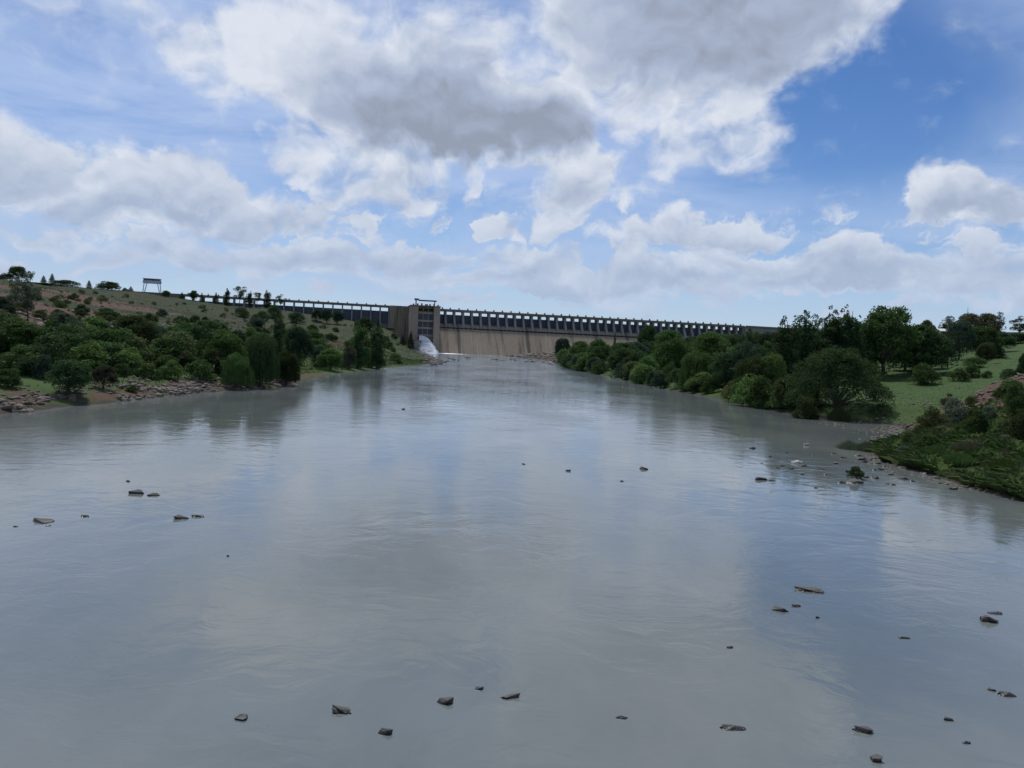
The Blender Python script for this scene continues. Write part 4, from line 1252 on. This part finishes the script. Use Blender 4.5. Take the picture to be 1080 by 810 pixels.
def tufts(name, n, seed):
    rg = np.random.default_rng(seed)
    cx_, cy_ = s_near(rg, n)
    big = .42 + .75 * sstep(fbm(cx_ / 2.2, cy_ / 2.2, octv=3, seed=seed), .38, .72) * (.6 + .6 * rg.random(len(cx_)))
    nb = 26
    x = np.repeat(cx_, nb); y = np.repeat(cy_, nb); H = np.repeat(big, nb)
    a = rg.uniform(0, 6.28, len(x)); q = np.abs(rg.normal(0, .16, len(x)))
    b = np.stack([x + np.cos(a) * q, y + np.sin(a) * q, np.zeros(len(x))], -1)
    b[:, 2] = terrain(b[:, 0], b[:, 1]) - .05
    k = b[:, 2] > .08
    b, H, a, q = b[k], H[k], a[k], q[k]
    L = H * (.5 + .6 * rg.random(len(b))); out_ = q * 2.2 + .12
    mid = b + np.stack([np.cos(a) * out_ * .4 * L, np.sin(a) * out_ * .4 * L, L * .62], -1)
    tip = b + np.stack([np.cos(a) * out_ * 1.5 * L, np.sin(a) * out_ * 1.5 * L, L * (1 - out_ * .35)], -1)
    s_ = np.stack([-np.sin(a), np.cos(a), np.zeros(len(b))], -1) * (.012 + .012 * rg.random(len(b)))[:, None]
    v = np.stack([b - s_, b + s_, mid + s_ * .9, tip, mid - s_ * .9], 1).reshape(-1, 3)
    o = link(name, mesh_from(name, v, np.arange(len(b) * 5).reshape(-1, 5)), grass_mat())
    tag(o, 'tufted green and straw coloured grass on the near right bank', 'grass', kind='stuff')
tufts('tall_grass', 8500, 3)
tag(blades(80000, s_meadow, .06, .26, .05, 'meadow_grass', GRASS_MEADOW, 4), 'short green grass of the meadow on the right bank', 'grass')
tag(blades(50000, s_hill, .2, .7, .12, 'dry_grass', GRASS_DRY, 5), 'dry olive grass over the left hill', 'grass')
tag(blades(24000, s_leftbank, .2, .7, .09, 'bank_grass', GRASS_MEADOW, 6), 'green grass along the left bank under the thicket', 'grass')

_bm = bmesh.new(); bmesh.ops.create_icosphere(_bm, subdivisions=1, radius=1.0)
ICO_V = np.array([v.co[:] for v in _bm.verts]); ICO_F = np.array([[v.index for v in f.verts] for f in _bm.faces]); _bm.free()
def stones(pts, size, rg, flat=.6):
    n = len(pts); m = len(ICO_V)
    v = ICO_V[None] * (1 + rg.normal(0, .20, (n, m, 1)))
    # chop to angular blocks
    v = np.clip(v, -.72 - .2 * rg.random((n, 1, 3)), .72 + .2 * rg.random((n, 1, 3)))
    v = v * (size[:, None, None] * np.stack([rg.uniform(.7, 1.4, n), rg.uniform(.7, 1.4, n), rg.uniform(.35, .9, n) * flat / .6], -1)[:, None, :])
    a = rg.uniform(0, 6.28, n); tl = rg.normal(0, .25, n)
    ca, sa = np.cos(a)[:, None], np.sin(a)[:, None]
    x = v[:, :, 0] * ca - v[:, :, 1] * sa; y = v[:, :, 0] * sa + v[:, :, 1] * ca
    z = v[:, :, 2] + x * tl[:, None]
    v = np.stack([x, y, z], -1) + pts[:, None, :]
    f = (ICO_F[None] + (np.arange(n) * m)[:, None, None]).reshape(-1, 3)
    return v.reshape(-1, 3), f
def rubble(name, mat, sampler, n, smin, smax, seed, label):
    rg = np.random.default_rng(seed)
    x, y = sampler(rg, n); n = len(x)
    sz = smin + (smax - smin) * rg.random(n) ** 2.5
    z = terrain(x, y); z = np.maximum(z, -.05) + sz * .12
    v, f = stones(np.stack([x, y, z], -1), sz, rg)
    o = link(name, mesh_from(name, v, f), mat); tag(o, label, 'stones', kind='stuff'); return o
def r_left(rg, n):
    y = 60 + 80 * rg.random(n); dl = -.6 + np.abs(rg.normal(0, 2.6, n))
    dl = np.where(y > 96, dl * 1.25, dl)
    k = fbm(y / 5, dl / 3, octv=3, seed=77) > .40
    return (np.interp(y, LEFT_A[:, 0], LEFT_A[:, 1]) - dl)[k], y[k]
def r_patch(rg, n):
    return rg.normal(-108, 17, n), rg.normal(184, 24, n)
def r_hill(rg, n):
    y = 150 + 420 * rg.random(n * 3); dl = 40 + 220 * rg.random(n * 3); x = np.interp(y, LEFT_A[:, 0], LEFT_A[:, 1]) - dl
    g, s, m = cover_masks(x, y); k = s > .42
    return x[k][:n], y[k][:n]
def r_right(rg, n):
    x1, y1 = rg.normal(58, 8.5, n), rg.normal(88, 15, n)
    k = (x1 > 44) & (fbm(x1 / 4, y1 / 4, octv=3, seed=78) > .43)
    x2, y2 = rg.normal(46.5, 2.8, n // 4), rg.normal(80, 5.5, n // 4)
    return np.concatenate([x1[k], x2]), np.concatenate([y1[k], y2])
def r_point(rg, n):
    y = rg.uniform(54, 78, n); x = np.interp(y, RIGHT_A[:, 0], RIGHT_A[:, 1]) + rg.normal(-.5, .9, n)
    return x, y
def r_dam(rg, n):
    x = rg.uniform(-10, 60, n); y = 672 + .229 * x - np.abs(rg.normal(0, 1, n)) * (8 + 2.2 * np.maximum(x + 5, 0)) * .9
    k = x > np.interp(y, RIGHT_A[:, 0], RIGHT_A[:, 1]) - 9
    return x[k], y[k]
def r_spit(rg, n):
    y = rg.uniform(300, 640, n); return np.interp(y, LEFT_A[:, 0], LEFT_A[:, 1]) - rg.normal(.8, 2.2, n), y
rubble('spit_stones', ROCK_BROWN, r_spit, 700, .2, 1.1, 28, 'brown stones edging the grassy spit below the dam')
rubble('bank_stones', ROCK_BROWN, r_left, 3000, .10, .55, 21, 'pale brown stones heaped along the left water edge')
rubble('hill_stones', RUBBLE, r_patch, 1500, .2, 1.0, 22, 'red stones of the bare patch on the left hill')
rubble('hill_stones', RUBBLE, r_hill, 1100, .2, .9, 23, 'red stones scattered over the left hill')
rubble('slope_rubble', RUBBLE, r_right, 3000, .06, .36, 24, 'reddish rubble covering the bank on the right')
rubble('shore_stones', ROCK_BROWN, r_point, 320, .06, .28, 25, 'brown stones along the near right water edge')
rubble('dam_foot_rocks', ROCK_BROWN, r_dam, 900, .5, 2.4, 26, 'brown rocks below the right part of the dam wall')

# ------------------------------------------------------------------ rocks standing in the river, one by one
ROCK_ME = []
for k in range(9):
    rg = np.random.default_rng(300 + k)
    bm = bmesh.new()
    for j in range(1 + (k % 3)):
        off = np.array([rg.uniform(-.45, .45), rg.uniform(-.3, .3), rg.uniform(-.25, .0)]) if j else np.zeros(3)
        sz = rg.uniform(.35, .6) if j else .85
        u = rg.normal(0, 1, (13, 3)); u /= np.linalg.norm(u, axis=1, keepdims=True)
        u = np.clip(u * rg.uniform(.8, 1.15, (13, 1)), -.85, .62) * sz + off
        u[:, 2] += u[:, 0] * rg.normal(0, .25)
        vs = [bm.verts.new(q) for q in u]
        bmesh.ops.convex_hull(bm, input=vs)
    bmesh.ops.delete(bm, geom=[v for v in bm.verts if not v.link_faces], context='VERTS')
    bmesh.ops.remove_doubles(bm, verts=bm.verts[:], dist=.06)
    loose = [e for e in bm.edges if not e.link_faces]
    bmesh.ops.delete(bm, geom=loose, context='EDGES')
    bmesh.ops.delete(bm, geom=[v for v in bm.verts if not v.link_faces], context='VERTS')
    bmesh.ops.triangulate(bm, faces=bm.faces[:])
    bmesh.ops.subdivide_edges(bm, edges=bm.edges[:], cuts=1)
    for v in bm.verts:
        c = np.array(v.co); v.co = c * (1 + (float(fbm(c[0:1] * 3 + k * 5, c[1:2] * 3, c[2:3] * 3, octv=3, seed=k)[0]) - .5) * .22)
    me = bpy.data.meshes.new('rock'); bm.to_mesh(me); bm.free()
    me.materials.append(ROCK_DARK)
    ROCK_ME.append(me)
def rock(px, py, wpx, hpx, label, group=None, mat=None, tilt=0.0, k=None):
    p = on_water(px, py + hpx * .3)
    m_ = p.y / F_PX
    w = wpx * m_ * .5 * 1.5; h = max(hpx * m_ * .95, .10)
    o = bpy.data.objects.new('river_rock', ROCK_ME[prng.randrange(9) if k is None else k]); COL.objects.link(o)
    # local x along the picture row, long axis across the stream; sunk so that its top stands h above the water
    o.scale = (w, w * prng.uniform(.45, .7), h)
    o.rotation_euler = (prng.uniform(-.12, .12), prng.uniform(-.10, .10) + tilt, prng.choice([0, math.pi]) + prng.uniform(-.3, .3))
    o.location = (p.x, p.y, h * .05)
    if mat is not None:
        o.material_slots[0].link = 'OBJECT'; o.material_slots[0].material = mat
    tag(o, label, 'rock', group)
    return o
G = 'rocks standing in the river'
ROCKS = [
    (361, 749, 23, 8, 'squat dark rock near the lower edge, left of the wedge shaped rock'), (406, 771, 18, 10, 'wedge shaped dark rock lowest in the left half of the river'),
    (469, 739, 22, 9, 'dark rock with a pale flat top right of the squat rock'), (505, 726, 12, 3, 'thin dark rock just breaking the water near the middle of the foreground'),
    (537, 734, 22, 5, 'low flat rock right of the thin rock in the middle foreground'), (257, 757, 20, 2.5, 'sunken rock barely showing left of the squat dark rock'),
    (655, 756, 15, 4, 'lone low rock in the lower middle of the river'), (774, 766, 32, 6, 'long slanting dark rock near the lower edge'),
    (912, 769, 21, 8, 'peaked brownish rock above the lowest block on the right'), (926, 799, 18, 11, 'blocky dark rock lowest of all on the right'),
    (1000, 758, 12, 3.5, 'small flat rock between the peaked rock and the right edge'), (1019, 783, 12, 2.5, 'sunken rock barely showing near the lower right corner'),
    (1046, 727, 11, 4, 'small dark rock touching the oval rock at the right edge'), (1063, 731, 21, 7, 'oval dark rock lying at the right edge of the river'),
    (1042, 652, 18, 11, 'rounded brown rock with a bright rim near the right edge'), (1050, 646, 16, 4, 'flat slab behind the rounded brown rock'),
    (855, 622, 30, 5, 'long thin flat slab in the right middle of the river'), (822, 642, 20, 7, 'rounded low rock below the long thin slab'),
    (840, 638, 11, 5, 'little round rock between the low rock and the long slab'), (862, 651, 6, 2.5, 'tiny dark rock right of the little round rock'),
    (953, 672, 13, 3, 'lone small flat rock right of the long thin slab'), (770, 682, 8, 4, 'lone small dark rock in the middle right of the river'),
    (146, 518, 18, 7, 'pale topped rock in the left middle of the river'), (163, 521, 13, 4.5, 'dark rock close to the right of the pale topped rock'),
    (135, 507, 6, 3, 'tiny rock above the pale topped rock on the left'), (192, 545, 19, 5.5, 'low grey rock below the left pair'),
    (209, 544, 13, 3.5, 'thin dark rock right of the low grey rock'), (46, 549, 22, 4.5, 'long low dark rock near the left edge'),
    (90, 544, 9, 3, 'small dark rock between the long low rock and the left pair'), (16, 555, 6, 2, 'tiny rock nearest the left edge'),
    (51, 554, 6, 2.5, 'tiny rock below the long low rock on the left'), (240, 586, 4, 2.5, 'single tiny rock alone in the left middle of the river'),
    (680, 494, 9, 3.5, 'small dark rock alone in the centre right of the river'), (599, 496, 6, 2.5, 'tiny rock in the centre of the river left of the small dark rock'),
    (656, 507, 6, 2.5, 'tiny rock below the small dark rock in the centre'), (552, 489, 5, 2, 'tiny rock nearest the middle line of the river'),
    (426, 431, 6, 2.5, 'tiny rock far up the river left of the middle'),
    (794, 472, 7, 4, 'upper dark rock in the right hand shallows'), (802, 504, 14, 7, 'dark rounded rock at the outer edge of the shallows'),
    (812, 506, 14, 3, 'low rock trailing right of the dark rounded rock'), (936, 514.5, 0, 0, ''),
]
for r in ROCKS:
    if r[2] > 0: rock(*r, group=G)
rock(841, 487, 13, 6, 'pale whitish boulder in the right hand shallows', G, ROCK_PALE)
rock(850, 468, 7, 6, 'small white upright stone at the edge of the tree reflection', G, ROCK_PALE)
rock(1012, 505, 20, 5, 'pale flat slab lying against the grass of the near right bank', G, ROCK_PALE)
rock(902, 507, 18, 7, 'dark rock carrying the lone tuft of reed', G)
rock(923, 503, 10, 5, 'dark round rock right of the tuft of reed', G)
for (x, y, w) in ((820, 493, 7), (825, 491, 6), (834, 494, 6), (847, 491, 7), (866, 494, 8), (882, 488, 9), (887, 508, 12), (913, 503, 7), (922, 495, 8), (930, 495, 7),
                  (940, 500, 8), (860, 514, 6), (936, 510, 5), (943, 511, 5), (952, 504, 12), (962, 507, 8), (976, 499, 7), (988, 504, 9), (992, 509, 8), (1005, 515, 10),
                  (870, 500, 6), (895, 497, 9), (908, 484, 10), (915, 487, 9), (905, 480, 8), (889, 482, 8), (925, 488, 9), (933, 491, 10), (846, 500, 5), (879, 478, 6),
                  (812, 481, 5), (829, 477, 4), (803, 488, 4), (857, 480, 5)):
    rock(x, y, w, w * .38, 'small dark stone in the shallows off the right bank', 'small stones in the right shallows')
for i in range(46):
    px = prng.uniform(470, 606); py = np.interp(px, [470, 520, 560, 606], [377.5, 378.5, 380, 386]) + prng.uniform(-1.6, 1.8)
    rock(px, py, prng.uniform(2, 7), prng.uniform(.7, 1.5), 'dark rock in the rapids below the dam', 'rocks in the rapids below the dam')
for (px, py, w, lab) in ((458, 384.5, 9, 'dark boulder at the tip of the left spit'), (452, 380.5, 9, 'flat boulder on the left spit below the jet'), (447, 377, 8, 'boulder at the foot of the outlet block')):
    rock(px, py, w, 2.6, lab, G)

# ------------------------------------------------------------------ far house, mast and pale boulders on the right rise
hp = at_depth(994, 350, 300)
hz = th(hp.x, 300)
house = empty('house', (hp.x, 300, hz), R(8))
tag(house, 'low house with a long pale roof among the trees on the right rise', 'house')
hh = hp.z - hz
MB().box(-3.6, 3.6, -2.6, 2.6, -.5, hh - .02).build('wall', PLASTER, house)
MB().prism([(-3.3, hh), (-3.3, hh + .15), (0, hh + 1.3), (3.3, hh + .15), (3.3, hh)][::-1], -4.2, 4.2).build('roof', ROOFM, house)
for x in (-2.2, 1.0):
    w_ = MB().box(x, x + 1.3, -2.68, -2.62, hh - 1.6, hh - .5).build('window', GLASS, house)
MB().box(-.5, .4, -2.68, -2.62, hh - 2.4, hh - .4).build('door', STEEL_DARK, house)
mp = at_depth(1021, 324.5, 345)
mz = th(mp.x, 345)
mast = empty('radio_mast', (mp.x, 345, mz)); H_ = mp.z - mz
tag(mast, 'thin mast rising above the brownish trees on the right skyline', 'mast')
MB().tube([(0, 0, -.3), (0, 0, H_ * .6), (0, 0, H_)], [.16, .13, .09], 6).build('pole', STEEL_DARK, mast)
MB().tube([(-.9, 0, H_ - 3.2), (.9, 0, H_ - 3.2)], .05, 5).build('cross_arm', STEEL_DARK, mast)
def boulder(px, py, w, label):
    Z = on_ground(px, py)
    if Z is None: return
    p = at_depth(px, py, Z); s = w * Z / F_PX * .5
    o = bpy.data.objects.new('boulder', ROCK_ME[prng.randrange(9)]); COL.objects.link(o)
    o.scale = (s, s, s * .8); o.location = (p.x, p.y, th(p.x, p.y) + s * .25)
    o.material_slots[0].link = 'OBJECT'; o.material_slots[0].material = ROCK_PALE
    tag(o, label, 'boulder')
boulder(1062, 376, 4, 'pale boulder at the foot of the sloping pasture')
boulder(1069, 365, 3, 'pale boulder higher on the sloping pasture')
